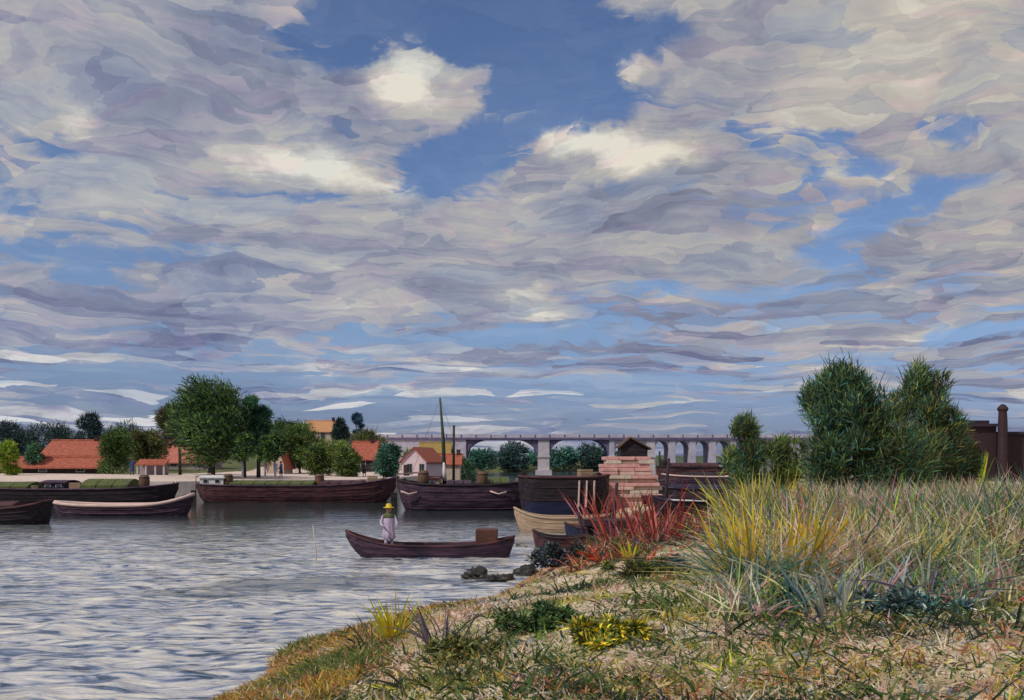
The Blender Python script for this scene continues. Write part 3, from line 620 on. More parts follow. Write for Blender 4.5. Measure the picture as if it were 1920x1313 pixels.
ch = MB().tube([(q(1873), -.6, -.3), (q(1873), -.6, Z(790, d) - zg), (q(1873), -.6, Z(772, d) - zg)], [.42, .34, .30], 10)
cho = ch.build('chimney', MAR, fb)
MB().tube([(q(1873), -.6, Z(772, d) - zg + .002), (q(1873), -.6, Z(768, d) - zg), (q(1873), -.6, Z(764, d) - zg), (q(1873), -.6, Z(759, d) - zg)], [.34, .42, .34, .12], 10).build('chimney_cap', MAR, cho)

# ------------------------------------------------------------------ boats
H_MAR = mat('maroon_tar', lin(96, 58, 60), lin(44, 28, 36), scale=2.2, stretch=(.5, 2, 4), rough=.7, contrast=.3, detail=8)
H_PUR = mat('purple_tar', lin(88, 64, 80), lin(40, 28, 44), scale=2.2, stretch=(.5, 2, 4), rough=.7, contrast=.3, detail=8)
H_BLK = mat('black_tar', lin(56, 44, 50), lin(24, 20, 28), scale=2.2, stretch=(.5, 2, 4), rough=.7, contrast=.3, detail=8)
H_NAV = mat('navy_paint', lin(42, 46, 78), lin(30, 32, 56), scale=2.2, stretch=(.5, 2, 4), rough=.7, contrast=.3, detail=8)
H_BEI = mat('weathered_boat', lin(190, 166, 138), lin(148, 122, 104), scale=3, stretch=(.4, 3, 5))
H_PIN = mat('pale_rail', lin(226, 196, 184), lin(190, 160, 156), scale=3, stretch=(.5, 3, 3))
H_GRN = mat('olive_cover', lin(96, 104, 56), lin(66, 74, 44), scale=2, bump=.4)
H_WHT = mat('white_paint', lin(222, 218, 212), lin(188, 186, 188), scale=3)
H_BLU = mat('blue_paint', lin(58, 76, 140), lin(44, 56, 104), scale=3)
WOOD = mat('deck_wood', lin(128, 104, 92), lin(92, 74, 70), scale=3, stretch=(.5, 6, 1))
SPAR = mat('mast_wood', lin(72, 82, 62), lin(50, 58, 48), scale=5, stretch=(2, 2, .4))
ROPE = mat('rope', lin(150, 136, 112), lin(112, 100, 84), scale=12)
def hull_pts(L, Bm, H, sb, ss, draft=.3, p=4.0, ps=None, rake=.25, n=28, inset=0.0, rk2=None):
    ps = ps or p; rows = []
    for i in range(n + 1):
        t_ = -1 + 2 * i / n; x_ = t_ * (L / 2 - inset); e_ = p if t_ > 0 else ps
        b_ = max(.02, (Bm / 2 - inset) * max(0, 1 - abs(t_) ** e_) ** .62); g_ = H + (sb if t_ > 0 else ss) * abs(t_) ** 3
        zb = -draft + (g_ + draft) * max(0, (abs(t_) - (1 - (rake if t_ < 0 else rk2 or rake))) / (rake if t_ < 0 else rk2 or rake)) ** 2 * .82 + inset
        bb = b_ * (.82 if abs(t_) < .9 else .7)
        rows.append([(x_, -b_, g_), (x_, -b_ * .97, zb + (g_ - zb) * .45), (x_, -bb, zb), (x_, 0, zb - .02), (x_, bb, zb), (x_, b_ * .97, zb + (g_ - zb) * .45), (x_, b_, g_)])
    return rows
def boat(name, label, cat, x0, x1, yw, H, Bm, hm, rail, sb=.3, ss=.3, p=4.0, ps=None, rz=0.0, deck=None, decked=True, rake=.25, group=None, flip=False, d=None, rail_r=.07, draft=.3, z=0.0, rk2=None):
    d = d or F * EYE / (yw - HOR); L_ = (x1 - x0) / F * d; xc = X((x0 + x1) / 2, d)
    root = empty(name, (xc, d + Bm / 2, z), R(rz) + (math.pi if flip else 0), label, cat, group)
    rows = hull_pts(L_, Bm, H, sb, ss, draft, p, ps, rake, rk2=rk2); mb = MB().strip(rows)
    if not decked:
        inner = [list(reversed(r)) for r in hull_pts(L_, Bm, H, sb, ss, draft, p, ps, rake, inset=.05, rk2=rk2)]; mb.strip(inner)
        for r_, n_ in zip((rows, rows), (0, 6)):
            mb.strip([[a[n_], b[6 - n_]] for a, b in zip(rows, inner)])
    h = mb.build('hull', hm, root, True)
    if decked:
        dk = MB().strip([[(r[0][0], r[0][1] * .99, r[0][2] - .12), (r[0][0], 0, r[0][2] - .06), (r[6][0], r[6][1] * .99, r[6][2] - .12)] for r in rows]); dk.build('deck', deck or WOOD, root)
    for n_ in (0, 6):
        MB().tube([(r[n_][0], r[n_][1], r[n_][2] + .01) for r in rows], rail_r, 6).build('gunwale', rail, root, True)
    # rub rail strake below the gunwale
    for fr in (.22, .5, .78):
        for n_, m_, l_ in ((0, 1, 2), (6, 5, 4)):
            pts_ = []
            for r in rows[1:-1]:
                if fr < .55: k_ = fr / .55; p_ = Vector(r[n_]).lerp(Vector(r[m_]), k_)
                else: k_ = (fr - .55) / .45; p_ = Vector(r[m_]).lerp(Vector(r[l_]), k_)
                pts_.append((p_.x, p_.y * 1.008, p_.z))
            MB().tube(pts_, rail_r * .38, 4).build('strake', hm, h, True)
    root['L'] = L_
    return root, L_, rows
def hatch(root, x0, x1, Bm, z, h, m, n=1):
    """arched hold cover made of separate panels"""
    for i in range(n):
        a, b_ = x0 + (x1 - x0) * i / n + .03, x0 + (x1 - x0) * (i + 1) / n - .03; rows = []
        for xx_ in (a, b_): rows.append([(xx_, -Bm/2, z - .12), (xx_, -Bm/2, z + h * .45), (xx_, -Bm/4, z + h * .85), (xx_, 0, z + h), (xx_, Bm/4, z + h * .85), (xx_, Bm/2, z + h * .45), (xx_, Bm/2, z - .12)])
        mb = MB().strip(rows); mb.add(rows[0], [tuple(range(7))]); mb.add(rows[1], [tuple(range(6, -1, -1))]); mb.build('hatch_cover', m, root)
def cabin(root, x0, x1, Bm, z, h, m, rm, nw=2):
    c_ = MB().box(x0, x1, -Bm/2, Bm/2, z - .14, z + h).build('cabin', m, root, bevel=.03)
    rows = [[(x0 - .12, y_, z + h + .003 + .14 * (1 - (2*y_/Bm)**2) + e) for y_ in np.linspace(-Bm/2 - .1, Bm/2 + .1, 7)] for e in (0,)]
    mb = MB(); A_ = [(x0 - .12, y_, z + h + .03 + .14 * (1 - (2*y_/(Bm+.2))**2)) for y_ in np.linspace(-Bm/2 - .1, Bm/2 + .1, 7)]; B_ = [(x1 + .12, p_[1], p_[2]) for p_ in A_]
    A2 = [(p_[0], p_[1], p_[2] - .08) for p_ in A_]; B2 = [(p_[0], p_[1], p_[2] - .08) for p_ in B_]
    mb.strip([A_, B_]); mb.strip([A2, B2]); mb.strip([A_, A2]); mb.strip([B_, B2]); mb.strip([[A_[0], B_[0]], [A2[0], B2[0]]]); mb.strip([[A_[-1], B_[-1]], [A2[-1], B2[-1]]]); mb.build('cabin_roof', rm, c_)
    for i in range(nw):
        wx = x0 + (x1 - x0) * (i + .5) / nw; f_ = box('window', FRM, c_, wx - .2, wx + .2, -Bm/2 - .04, -Bm/2 - .003, z + h * .4, z + h * .8); box('pane', GLS, f_, wx - .15, wx + .15, -Bm/2 - .06, -Bm/2 - .043, z + h * .45, z + h * .75)
    return c_
def bollard(root, x_, y_, z): MB().tube([(x_, y_, z - .12), (x_, y_, z + .22)], .07, 8).tube([(x_ - .16, y_, z + .14), (x_ + .16, y_, z + .14)], .04, 6).build('bollard', H_BLK, root)
def rudder(root, L_, H, s_=-1):
    o = MB().box(s_ * L_/2 - .4 if s_ < 0 else L_/2, s_ * L_/2 if s_ < 0 else L_/2 + .4, -.04, .04, -.3, H * .62).build('rudder', H_BLK, root, bevel=.02)
    MB().tube([(s_ * (L_/2 + .05), 0, H * .62), (s_ * (L_/2 + .02), 0, H + .5), (s_ * (L_/2 - 1.3), 0, H + .62)], .045, 6).build('tiller', WOOD, o)
BG = 'barges moored along the far bank'
# left-most barge behind the pale open boat
r_, L_, _ = boat('barge', 'dark barge with an olive hold cover at the far left', 'barge', -95, 318, 951, 1.15, 3.6, H_BLK, H_PUR, .35, .3, 5, group=BG)
hatch(r_, .08 * L_, .30 * L_, 2.8, 1.1, .75, H_GRN, 3); hatch(r_, -.40 * L_, -.16 * L_, 2.8, 1.1, .55, H_GRN, 3); cabin(r_, -.10 * L_, .0 * L_, 2.2, 1.1, .5, H_NAV, H_PUR, 2)
bollard(r_, .42 * L_, -.5, 1.15); bollard(r_, -.44 * L_, -.6, 1.15); rudder(r_, L_, 1.4)
r_, L_, rr_ = boat('workboat', 'open boat with a pale pink sweeping rail in front of the left barge', 'boat', 84, 352, 968, .55, 2.1, H_PUR, H_PIN, .62, .18, 3.0, group=None, decked=False, rail_r=.10)
for xx_ in (-.28, -.05, .2): box('thwart', WOOD, r_, xx_ * L_ - .12, xx_ * L_ + .12, -.86, .86, .34, .39)
MB().tube([(-.3 * L_, -.3, .43), (.18 * L_, .25, .45)], .03, 6).build('oar', H_PIN, r_)
bollard(r_, .44 * L_, 0, .95)
r_, L_, _ = boat('barge', 'dark stern of a low boat cut off by the left edge', 'barge', -160, 78, 985, .75, 2.2, H_BLK, H_MAR, .4, .3, 4)
hatch(r_, -.1 * L_, .25 * L_, 1.7, .75, .35, H_MAR, 2); bollard(r_, .42 * L_, 0, .8)

# long maroon barge
r_, L_, _ = boat('barge', 'longest maroon barge with a rising bow beside the big dark tree', 'barge', 350, 742, 943, 1.22, 4.2, H_MAR, H_PUR, .62, .12, 5, 7, rz=-1.2, group=BG)
hatch(r_, -.31 * L_, .10 * L_, 3.2, 1.2, .42, H_GRN, 7); hatch(r_, .12 * L_, .33 * L_, 3.2, 1.25, .36, H_MAR, 4)
cabin(r_, -.455 * L_, -.34 * L_, 2.6, 1.2, .62, H_WHT, H_WHT, 2); bollard(r_, .43 * L_, -.5, 1.55); bollard(r_, .43 * L_, .5, 1.55); rudder(r_, L_, 1.4)
box('gangway', H_WHT, r_, -.30 * L_, -.05 * L_, 1.66, 1.86, 1.35, 1.41)
# purple barge with the two masts
r_, L_, _ = boat('barge', 'purple black barge carrying two masts in the middle of the river', 'barge', 738, 1000, 958, 1.55, 4.0, H_PUR, H_BLK, .35, .3, 5, 5, rz=1.0, group=BG)
dB = r_.location.y; Lm = L_
def lx(p): return X(p, dB) - r_.location.x
hatch(r_, lx(838), lx(885), 2.6, 1.5, .35, H_PUR, 3); cabin(r_, lx(800), lx(824), 2.0, 1.5, .45, H_BLK, H_MAR, 1)
hatch(r_, lx(905), lx(955), 2.4, 1.5, .55, H_GRN, 3)
zb = 1.45
ms = MB().tube([(lx(834), 0, zb), (lx(831), 0, zb + 3.0), (lx(825), 0, Z(746, dB))], [.13, .11, .05], 10).build('mast', SPAR, r_, True)
MB().tube([(lx(834), -.18, zb + .35), (lx(833.5), -.22, zb + .9), (lx(832.5), -.17, zb + 1.5)], [.07, .13, .06], 8).build('furled_sail', H_WHT, ms, True)
MB().tube([(lx(825), 0, Z(748, dB)), (lx(880), 0, 1.6)], .012, 5).build('stay', ROPE, ms)
MB().tube([(lx(825), 0, Z(748, dB)), (lx(765), 0, 1.6)], .012, 5).build('stay', ROPE, ms)
m2 = MB().tube([(lx(850), .4, zb), (lx(850.5), .4, Z(802, dB)), (lx(850.5), .4, Z(797, dB))], [.09, .07, .09], 8).build('mast', SPAR, r_, True)
bollard(r_, .44 * L_, -.5, 1.75); bollard(r_, -.44 * L_, -.5, 1.75); rudder(r_, L_, 1.7)
for i, p_ in enumerate((772, 934)): MB().tube([(lx(p_) - .5, -2.02, 1.2), (lx(p_), -2.05, 1.02), (lx(p_) + .5, -2.02, 1.15)], .05, 6).build('fender_rope', H_PIN, r_, True)
# black high barge
r_, L_, rb_ = boat('barge', 'tall black barge end-on behind the beige rowing boat', 'barge', 972, 1148, 972, 2.15, 3.2, H_BLK, H_MAR, .10, .05, 7, 6, rz=0, group=BG, rake=.18)
hatch(r_, -.40 * L_, .05 * L_, 2.4, 2.15, .10, H_BLK, 3); bollard(r_, -.44 * L_, 0, 2.2); bollard(r_, .38 * L_, -.5, 2.2)
for xx_ in (.14, .22, .30): MB().tube([(xx_ * L_, -1.63, .6), (xx_ * L_ + .05, -1.66, 2.0)], .05, 6).build('fender', H_PIN, r_)
MB().strip([[(p_[1][0], p_[1][1] - .02, p_[1][2] + .05), (p_[2][0], p_[2][1] - .05, p_[2][2])] for p_ in rb_[2:17]]).build('painted_strake', H_NAV, r_, True)
# beige rowing boat
r_, L_, _ = boat('rowing_boat', 'beige rowing boat lying in front of the black barge', 'boat', 964, 1150, 999, .60, 1.5, H_BEI, H_BEI, .12, .42, 3.4, 2.4, decked=False, rake=.3, rail_r=.055)
for xx_ in (-.2, .06, .28): box('thwart', WOOD, r_, xx_ * L_ - .1, xx_ * L_ + .1, -.58, .58, .36, .40)
for s_ in (-1, 1): MB().tube([(-.3 * L_, s_ * .25, .45), (.35 * L_, s_ * .4, .50)], .022, 6).build('oar', H_PIN, r_)
# barges right of the block stack, rafted side by side
G2 = 'barges rafted behind the reeds'
r_, L_, _ = boat('barge', 'nearest dark hull of the raft right of the red stems', 'barge', 1238, 1425, 950, 1.15, 3.0, H_BLK, H_PUR, .2, .2, 6, group=G2)
hatch(r_, -.38 * L_, .3 * L_, 2.2, 1.15, .28, H_NAV, 5); bollard(r_, -.44 * L_, -.4, 1.25); rudder(r_, L_, 1.2)
r_, L_, _ = boat('barge', 'middle hull of the raft with a pale deck', 'barge', 1246, 1440, 934, 1.75, 3.2, H_PUR, H_PIN, .2, .2, 6, group=G2, deck=H_PIN)
hatch(r_, -.3 * L_, .1 * L_, 2.2, 1.7, .4, H_BLK, 4); bollard(r_, .4 * L_, 0, 1.8)
r_, L_, _ = boat('barge', 'farthest maroon barge of the raft with a blue and white cabin', 'barge', 1236, 1395, 926, 2.45, 3.4, H_MAR, H_BLK, .15, .1, 7, group=G2)
cabin(r_, .26 * L_, .46 * L_, 2.4, 2.35, .42, H_WHT, H_BLU, 2); hatch(r_, -.34 * L_, .22 * L_, 2.6, 2.4, .50, H_MAR, 5); rudder(r_, L_, 2.5)
MB().tube([(-.47 * L_, -.3, 2.3), (-.47 * L_, -.3, 4.0)], [.12, .09], 8).build('post', SPAR, r_)
MB().tube([(-.42 * L_, -.3, 2.35), (-.42 * L_, -.3, 2.6), (-.42 * L_, -.3, 3.0), (-.42 * L_, -.3, 3.2)], [.3, .38, .36, .26], 10).build('cask', H_BLK, r_)
# punt with the man
PY = F * EYE / (1046 - HOR)
r_, L_, prow = boat('punt', 'long dark punt with an upswept bow carrying the figure in a yellow hat', 'boat', 642, 965, 1046, .34, 1.25, H_PUR, H_MAR, .28, .46, 5.0, 2.6, decked=False, rake=.42, rail_r=.035, rz=0.0, draft=.15, rk2=.12)
punt = r_
for xx_ in (-.1, .12, .3): box('thwart', WOOD, r_, xx_ * L_ - .1, xx_ * L_ + .1, -.54, .54, .20, .24)
bx_ = MB().box(.27 * L_, .40 * L_, -.34, .34, .02, .86).build('box', mat('brown_box', lin(104, 66, 52), lin(72, 48, 44), scale=4, stretch=(1, 1, 3)), r_, bevel=.03)
# beached black skiff and upturned one
gx = px(1285, 1012, .35); 
r_, L_, _ = boat('skiff', 'black skiff drawn up on the bank between the red stems and the yellow reeds', 'boat', 1222, 1350, 1018, .5, 1.2, H_BLK, H_NAV, .18, .22, 3, decked=False, d=36, rail_r=.04, draft=.05, z=gn(X(1286, 36), 36.6) + .08)
for xx_ in (-.2, .15): box('thwart', WOOD, r_, xx_ * L_ - .09, xx_ * L_ + .09, -.45, .45, .33, .37)
for s_ in (-1, 1): MB().tube([(-.2 * L_, s_ * .3 - .35, .55), (.30 * L_, s_ * .12 - .55, .52)], .02, 6).build('oar', H_WHT, r_)
r_, L_, _ = boat('skiff', 'small dark reddish skiff tucked behind the stern of the punt', 'boat', 1000, 1120, 1030, .36, 1.1, H_MAR, H_BLK, .15, .25, 3, decked=False, rail_r=.04)
for xx_ in (-.2, .15): box('thwart', WOOD, r_, xx_ * L_ - .09, xx_ * L_ + .09, -.42, .42, .2, .24)
BROWN = mat('barrel_wood', lin(120, 92, 72), lin(84, 62, 52), scale=6, stretch=(3, 3, .5)); CRT = mat('crate_wood', lin(176, 150, 122), lin(136, 112, 92), scale=5, stretch=(.5, 3, 3))
def barrel(lb, x, y, z):
    o = empty('barrel', (x, y, z), random.random() * 3, lb, 'barrel', 'cargo standing on the barges'); MB().tube([(0, 0, 0), (0, 0, .25), (0, 0, .5), (0, 0, .75), (0, 0, .95)], [.27, .34, .36, .34, .27], 12).build('staves', BROWN, o, True)
    for z_ in (.2, .75): MB().tube([(0, 0, z_ - .03), (0, 0, z_ + .03)], .352, 12).build('hoop', H_BLK, o)
def crate(lb, x, y, z, sz=.7):
    o = empty('crate', (x, y, z), random.uniform(-.3, .3), lb, 'crate', 'cargo standing on the barges')
    for k_ in range(4): box('slat', CRT, o, -sz/2, sz/2, -sz*.4, sz*.4, k_ * sz * .2 + .004, (k_ + 1) * sz * .2 - .02)
def coil(lb, x, y, z):
    o = MB().tube([(.22 * math.cos(a * .5), .22 * math.sin(a * .5), .03 + a * .006) for a in range(52)], .035, 6).build('rope_coil', ROPE, None, True); o.location = (x, y, z); tag(o, lb, 'rope', 'cargo standing on the barges')
for ob in [o for o in COL.objects if o.name.startswith('barge') and o.parent is None]:
    L9 = ob['L']; lb9 = ob['label']; M9 = Matrix.Translation(ob.location) @ Matrix.Rotation(ob.rotation_euler.z, 4, 'Z')
    for t9, w9, kind9 in {'longest': ((.38, -.9, 'crate'), (.115, -.4, 'barrel'), (-.325, -.9, 'barrel'), (.41, .2, 'coil')), 'purple': ((-.30, -.9, 'barrel'), (-.22, -.7, 'crate'), (.40, -.3, 'coil'), (.13, -1.3, 'barrel')), 'dark b': ((.36, -.8, 'barrel'), (.045, -.8, 'crate'), (-.14, -.9, 'coil')),
                        'tall b': ((.22, -.9, 'crate'), (.34, -.2, 'coil')), 'neares': ((.36, -.6, 'barrel'),), 'middle': ((.18, -.8, 'crate'), (.26, -.7, 'barrel'))}.get(lb9[:6], lb9.startswith('longest') and () or ()) or ({'longest': ((.38, -.9, 'crate'), (.115, -.4, 'barrel'), (-.325, -.9, 'barrel'), (.41, .2, 'coil'))}.get(lb9[:7], ())):
        dk = [c for c in ob.children if c.name.startswith('deck')][0]; zz9 = min((abs(v.co.x - t9 * L9), v.co.z) for v in dk.data.vertices)[1]; p9 = M9 @ Vector((t9 * L9, w9, zz9 + .02))
        who = {'longest': 'longest maroon barge', 'purple ': 'two-masted purple barge', 'dark ba': 'far left barge', 'tall bl': 'tall black barge', 'nearest': 'nearest rafted hull', 'middle ': 'middle rafted hull'}[lb9[:7]]
        wh9 = 'bow' if t9 > .3 else 'stern' if t9 < -.2 else 'middle'
        {'crate': crate, 'barrel': barrel, 'coil': coil}[kind9]({'crate': 'pale slatted crate', 'barrel': 'brown barrel', 'coil': 'coil of rope'}[kind9] + ' on the %s, near its %s' % (who, wh9), p9.x, p9.y, p9.z)
# dark timber piles and posts between the slab stack and the reeds
TIM = mat('dark_timber', lin(70, 52, 58), lin(36, 30, 42), scale=4, stretch=(.4, 3, 3), contrast=.35)
for (x, y, L9, rows9, rz9, lb) in ((1275, 968, 3.4, 4, 4, 'pile of dark timbers right of the pale slab stack'), (1322, 992, 2.4, 3, -8, 'low pile of dark timbers behind the black skiff'), (1165, 1032, 1.8, 2, 10, 'dark planks heaped at the foot of the middle red stems')):
    d9 = F * (EYE - .25) / (y - HOR); x9 = X(x, d9); z9 = max(gn(x9, d9), .0); o9 = empty('timber_pile', (x9, d9, z9), R(rz9), lb, 'timber pile')
    for k9 in range(rows9):
        for j9 in range(4): y9 = j9 * .27 + random.uniform(-.04, .04); l9 = L9 * random.uniform(.85, 1.1); sh9 = random.uniform(-.2, .2); MB().box(-l9/2 + sh9, l9/2 + sh9, y9, y9 + .24, k9 * .24 - (.3 if k9 == 0 else 0), k9 * .24 + .225).build('timber', TIM, o9, bevel=.02)
for (x, y, h9, lb) in ((1150, 1000, 1.9, 'leaning dark post left among the red stems'), (1248, 985, 2.3, 'tall dark post at the right side of the pale slab stack'), (1300, 975, 1.5, 'short dark post behind the timber pile'), (1090, 1008, 1.3, 'dark post at the stern of the beige rowing boat')):
    d9 = F * (EYE - .2) / (y - HOR); x9 = X(x, d9); o9 = MB().tube([(0, 0, -.6), (.04, 0, h9 * .5), (random.uniform(-.2, .25), 0, h9)], [.085, .075, .06], 8).build('mooring_post', TIM, None, True); o9.location = (x9, d9, gn(x9, d9)); tag(o9, lb, 'post')
r_, L_, _ = boat('skiff', 'dark blue skiff squeezed between the beige rowing boat and the red stems', 'boat', 1060, 1168, 1012, .42, 1.1, H_NAV, H_MAR, .16, .2, 3, decked=False, rail_r=.04)
for xx_ in (-.2, .15): box('thwart', WOOD, r_, xx_ * L_ - .09, xx_ * L_ + .09, -.42, .42, .24, .28)
# mooring stake left of the punt
p_ = px(594, 1050); st = MB().tube([(0, 0, -.8), (-.03, 0, .3), (-.12, 0, 1.05)], [.02, .018, .014], 6).build('mooring_stake', mat('pale_pole', lin(208, 198, 176), lin(176, 164, 144)), None, True)
st.location = p_; tag(st, 'thin pale stake standing in the water left of the punt', 'stake')

# ------------------------------------------------------------------ pale stack of blocks on the point, dark hut behind it
SB = [mat('block_a', lin(228, 196, 182), lin(186, 150, 142), scale=3), mat('block_b', lin(230, 176, 166), lin(190, 138, 136), scale=3), mat('block_c', lin(216, 204, 184), lin(190, 170, 160), scale=3)]
d = 57.0; xg = X(1190, d); zg = gn(xg, d + 1); stk = empty('slab_stack', (xg, d, zg), 0, 'tall stack of pale pinkish slabs behind the red stems', 'stack')
Wt = 116 / F * d; ht = Z(856, d) - zg; nc = 13; hc = ht / nc
mesh_c = {}
for c_ in range(nc):
    x0 = -Wt / 2 + random.uniform(-.22, .14); nb = random.choice((1, 2, 2, 3))
    ed = [x0 + (Wt * (1 - .02 * c_)) * i / nb for i in range(nb + 1)]
    for i in range(nb):
        y0 = random.uniform(-.16, .08); b_ = MB().box(ed[i] + .012, ed[i+1] - .012, y0, 1.6, c_ * hc + .004 - (0.25 if c_ == 0 else 0), (c_ + 1) * hc - .012).build('slab', random.choice(SB), stk, bevel=.025)
d = 63.0; xg = X(1180, d); zg = gn(xg, d - 3)
hut = empty('tarred_hut', (xg, 60.5, gn(xg, 60.5)), 0, 'dark narrow hut with a slanting brown roof edge above the block stack', 'hut')
zt = Z(824, 60.5) - hut.location.z; a_ = 25 / F * 60.5
MB().box(-a_, a_, 0, 1.8, -.5, zt - .45).add([(-a_, 0, zt - .45), (a_, 0, zt - .45), (-a_ * .3, 0, zt)], [(0, 1, 2)]).add([(-a_, 1.8, zt - .45), (a_, 1.8, zt - .45), (-a_ * .3, 1.8, zt)], [(0, 2, 1)]).build('wall', H_BLK, hut)
rb = MB()
for P_, Q_ in (((-a_ - .1, zt - .5), (-a_ * .3, zt + .06)), ((-a_ * .3, zt + .06), (a_ + .22, zt - .62))):
    rb.strip([[(P_[0], -.2, P_[1]), (Q_[0], -.2, Q_[1]), (Q_[0], 2, Q_[1]), (P_[0], 2, P_[1])], [(P_[0], -.2, P_[1] + .09), (Q_[0], -.2, Q_[1] + .09), (Q_[0], 2, Q_[1] + .09), (P_[0], 2, P_[1] + .09)]], True); n0 = len(rb.v) - 8; rb.f += [tuple(n0 + j for j in (0, 1, 2, 3)), tuple(n0 + j for j in (7, 6, 5, 4))]
rb.build('roof', mat('brown_board', lin(104, 78, 62), lin(76, 56, 50)), hut)

# ------------------------------------------------------------------ people
SKIN = mat('skin', lin(176, 130, 106), lin(150, 106, 88), scale=20, bump=0, rough=.6)
def figure(name, label, loc, rz, H, mats, skirt=None, hat=None, pose=0, group=None):
    """body: one skin-modifier mesh; clothes are children"""
    root = empty(name, loc, rz, label, 'person', group); s = H / 1.70
    arm = [((.19, .0, 1.38), .055), ((.27, -.06 - pose * .05, 1.12), .045), ((.24, -.26, .98 + pose * .1), .036), ((.22, -.33, .99 + pose * .1), .030)]
    V_, E_, R_ = [], [], []
    def ad(p, r, par=None):
        V_.append(tuple(c * s for c in p)); R_.append(r * s)
        if par is not None: E_.append((par, len(V_) - 1))
        return len(V_) - 1
    pel = ad((0, 0, .92), .14); w1 = ad((0, 0, 1.1), .125, pel); chst = ad((0, .01, 1.32), .145, w1); nk = ad((0, .01, 1.46), .055, chst); nk2 = ad((0, -.01, 1.52), .05, nk)
    hd = ad((0, -.02, 1.60), .085, nk2); ad((0, -.015, 1.67), .06, hd)
    for sg in (-1, 1):
        p0 = chst
        for (p, r) in arm: p0 = ad((p[0] * sg, p[1] if sg > 0 or pose == 0 else p[1] + .1, p[2]), r, p0)
        for fx in (-.03, -.01, .01, .03): ad((p[0] * sg + fx, p[1] - .07 + (.1 if not (sg > 0 or pose == 0) else 0), p[2] - .03), .009, p0)
        st_ = .10 if sg > 0 else -.10
        a = ad((.09 * sg, 0, .86), .085, pel); k_ = ad((.10 * sg, -.02 + st_ * .5, .48), .06, a); an = ad((.10 * sg, .02 + st_ * .9, .09), .042, k_); ad((.11 * sg, -.13 + st_ * .9, .04), .036, an)
    me = bpy.data.meshes.new('body'); me.from_pydata(V_, E_, []); bm = bmesh.new(); bm.from_mesh(me); ly = bm.verts.layers.skin.new()
    for v_, r in zip(bm.verts, R_): v_[ly].radius = (r, r)
    bm.verts.ensure_lookup_table(); bm.verts[0][ly].use_root = True; bm.to_mesh(me); bm.free()
    o = link('body', me, mats[0], root); sk = o.modifiers.new('skin', 'SKIN'); sk.use_smooth_shade = True; sb_ = o.modifiers.new('sub', 'SUBSURF'); sb_.levels = 1; sb_.render_levels = 2
    # head skin and face
    def lathe(name, prof, m, ctr=(0, 0), sx=1, sy=1, par=root, n=42, sc=1):
        rows = [[((ctr[0] + r * sx * math.cos(6.2832 * j / n)) * s, (ctr[1] + r * sy * math.sin(6.2832 * j / n)) * s, z_ * s) for j in range(n)] for r, z_ in prof]
        if name in ('smock', 'coat'): rows = [[((p_[0] - ctr[0] * s) * (1 + .09 * math.sin(7 * 6.2832 * j / n + 1) * max(0, 1.35 - p_[2] / s)), (p_[1] - ctr[1] * s) * (1 + .09 * math.sin(7 * 6.2832 * j / n + 1) * max(0, 1.35 - p_[2] / s)), p_[2]) for j, p_ in enumerate(rw)] for rw in rows]
        return MB().strip(rows, True).build(name, m, par, True)
    hdm = lathe('head', [(.01, 1.475), (.05, 1.49), (.072, 1.53), (.086, 1.59), (.088, 1.63), (.07, 1.69), (.01, 1.72)], SKIN, (0, -.02), 1, 1.1)
    MB().tube([(0, -.105 * s, 1.615 * s), (0, -.135 * s, 1.585 * s), (0, -.11 * s, 1.575 * s)], [.012 * s, .017 * s, .01 * s], 6).build('nose', SKIN, hdm, True)
    for sg in (-1, 1):
        MB().tube([(sg * .035 * s, -.108 * s, 1.612 * s), (sg * .035 * s, -.116 * s, 1.612 * s)], .011 * s, 6).build('eye', GLS, hdm)
        MB().tube([(sg * .086 * s, -.02 * s, 1.565 * s), (sg * .098 * s, -.01 * s, 1.60 * s), (sg * .088 * s, -.01 * s, 1.63 * s)], .012 * s, 6).build('ear', SKIN, hdm, True)
    lathe('hair', [(.092, 1.60), (.096, 1.65), (.076, 1.70), (.01, 1.73)], H_BLK, (0, -.005), 1, 1.08, hdm)
    return root, s, lathe
# the figure in the punt
STRAW = mat('yellow_straw', lin(226, 196, 50), lin(196, 160, 40), scale=14, rough=.7)
OLV = mat('olive_cloth', lin(98, 104, 66), lin(70, 76, 52), scale=8); CLO = mat('pale_lilac_cloth', lin(214, 200, 218), lin(166, 138, 172), scale=9, stretch=(3, 3, .5), bump=.6)
ploc = Vector((X(729, PY + .6), PY + .6, -.02)); 
man, s, lat = figure('person', 'person in a yellow straw hat and pale lilac clothes standing in the punt', ploc, R(10), 1.60, [CLO], pose=1)
lat('hat', [(.01, 1.80), (.075, 1.79), (.098, 1.74), (.105, 1.685), (.185, 1.665), (.19, 1.655), (.10, 1.66)], STRAW, (0, -.01))
lat('neckerchief', [(.066, 1.52), (.115, 1.47), (.185, 1.42), (.215, 1.34), (.19, 1.30)], OLV, (0, 0), 1, .72)
lat('smock', [(.06, 1.46), (.15, 1.43), (.185, 1.36), (.172, 1.2), (.165, 1.08), (.185, .95), (.205, .78), (.215, .62), (.2, .60)], CLO, (0, .005), 1, .78)
NB = mat('blue_cloth', lin(62, 78, 130), lin(44, 54, 96), scale=8); DK = mat('dark_cloth', lin(48, 46, 66), lin(34, 34, 48), scale=8)
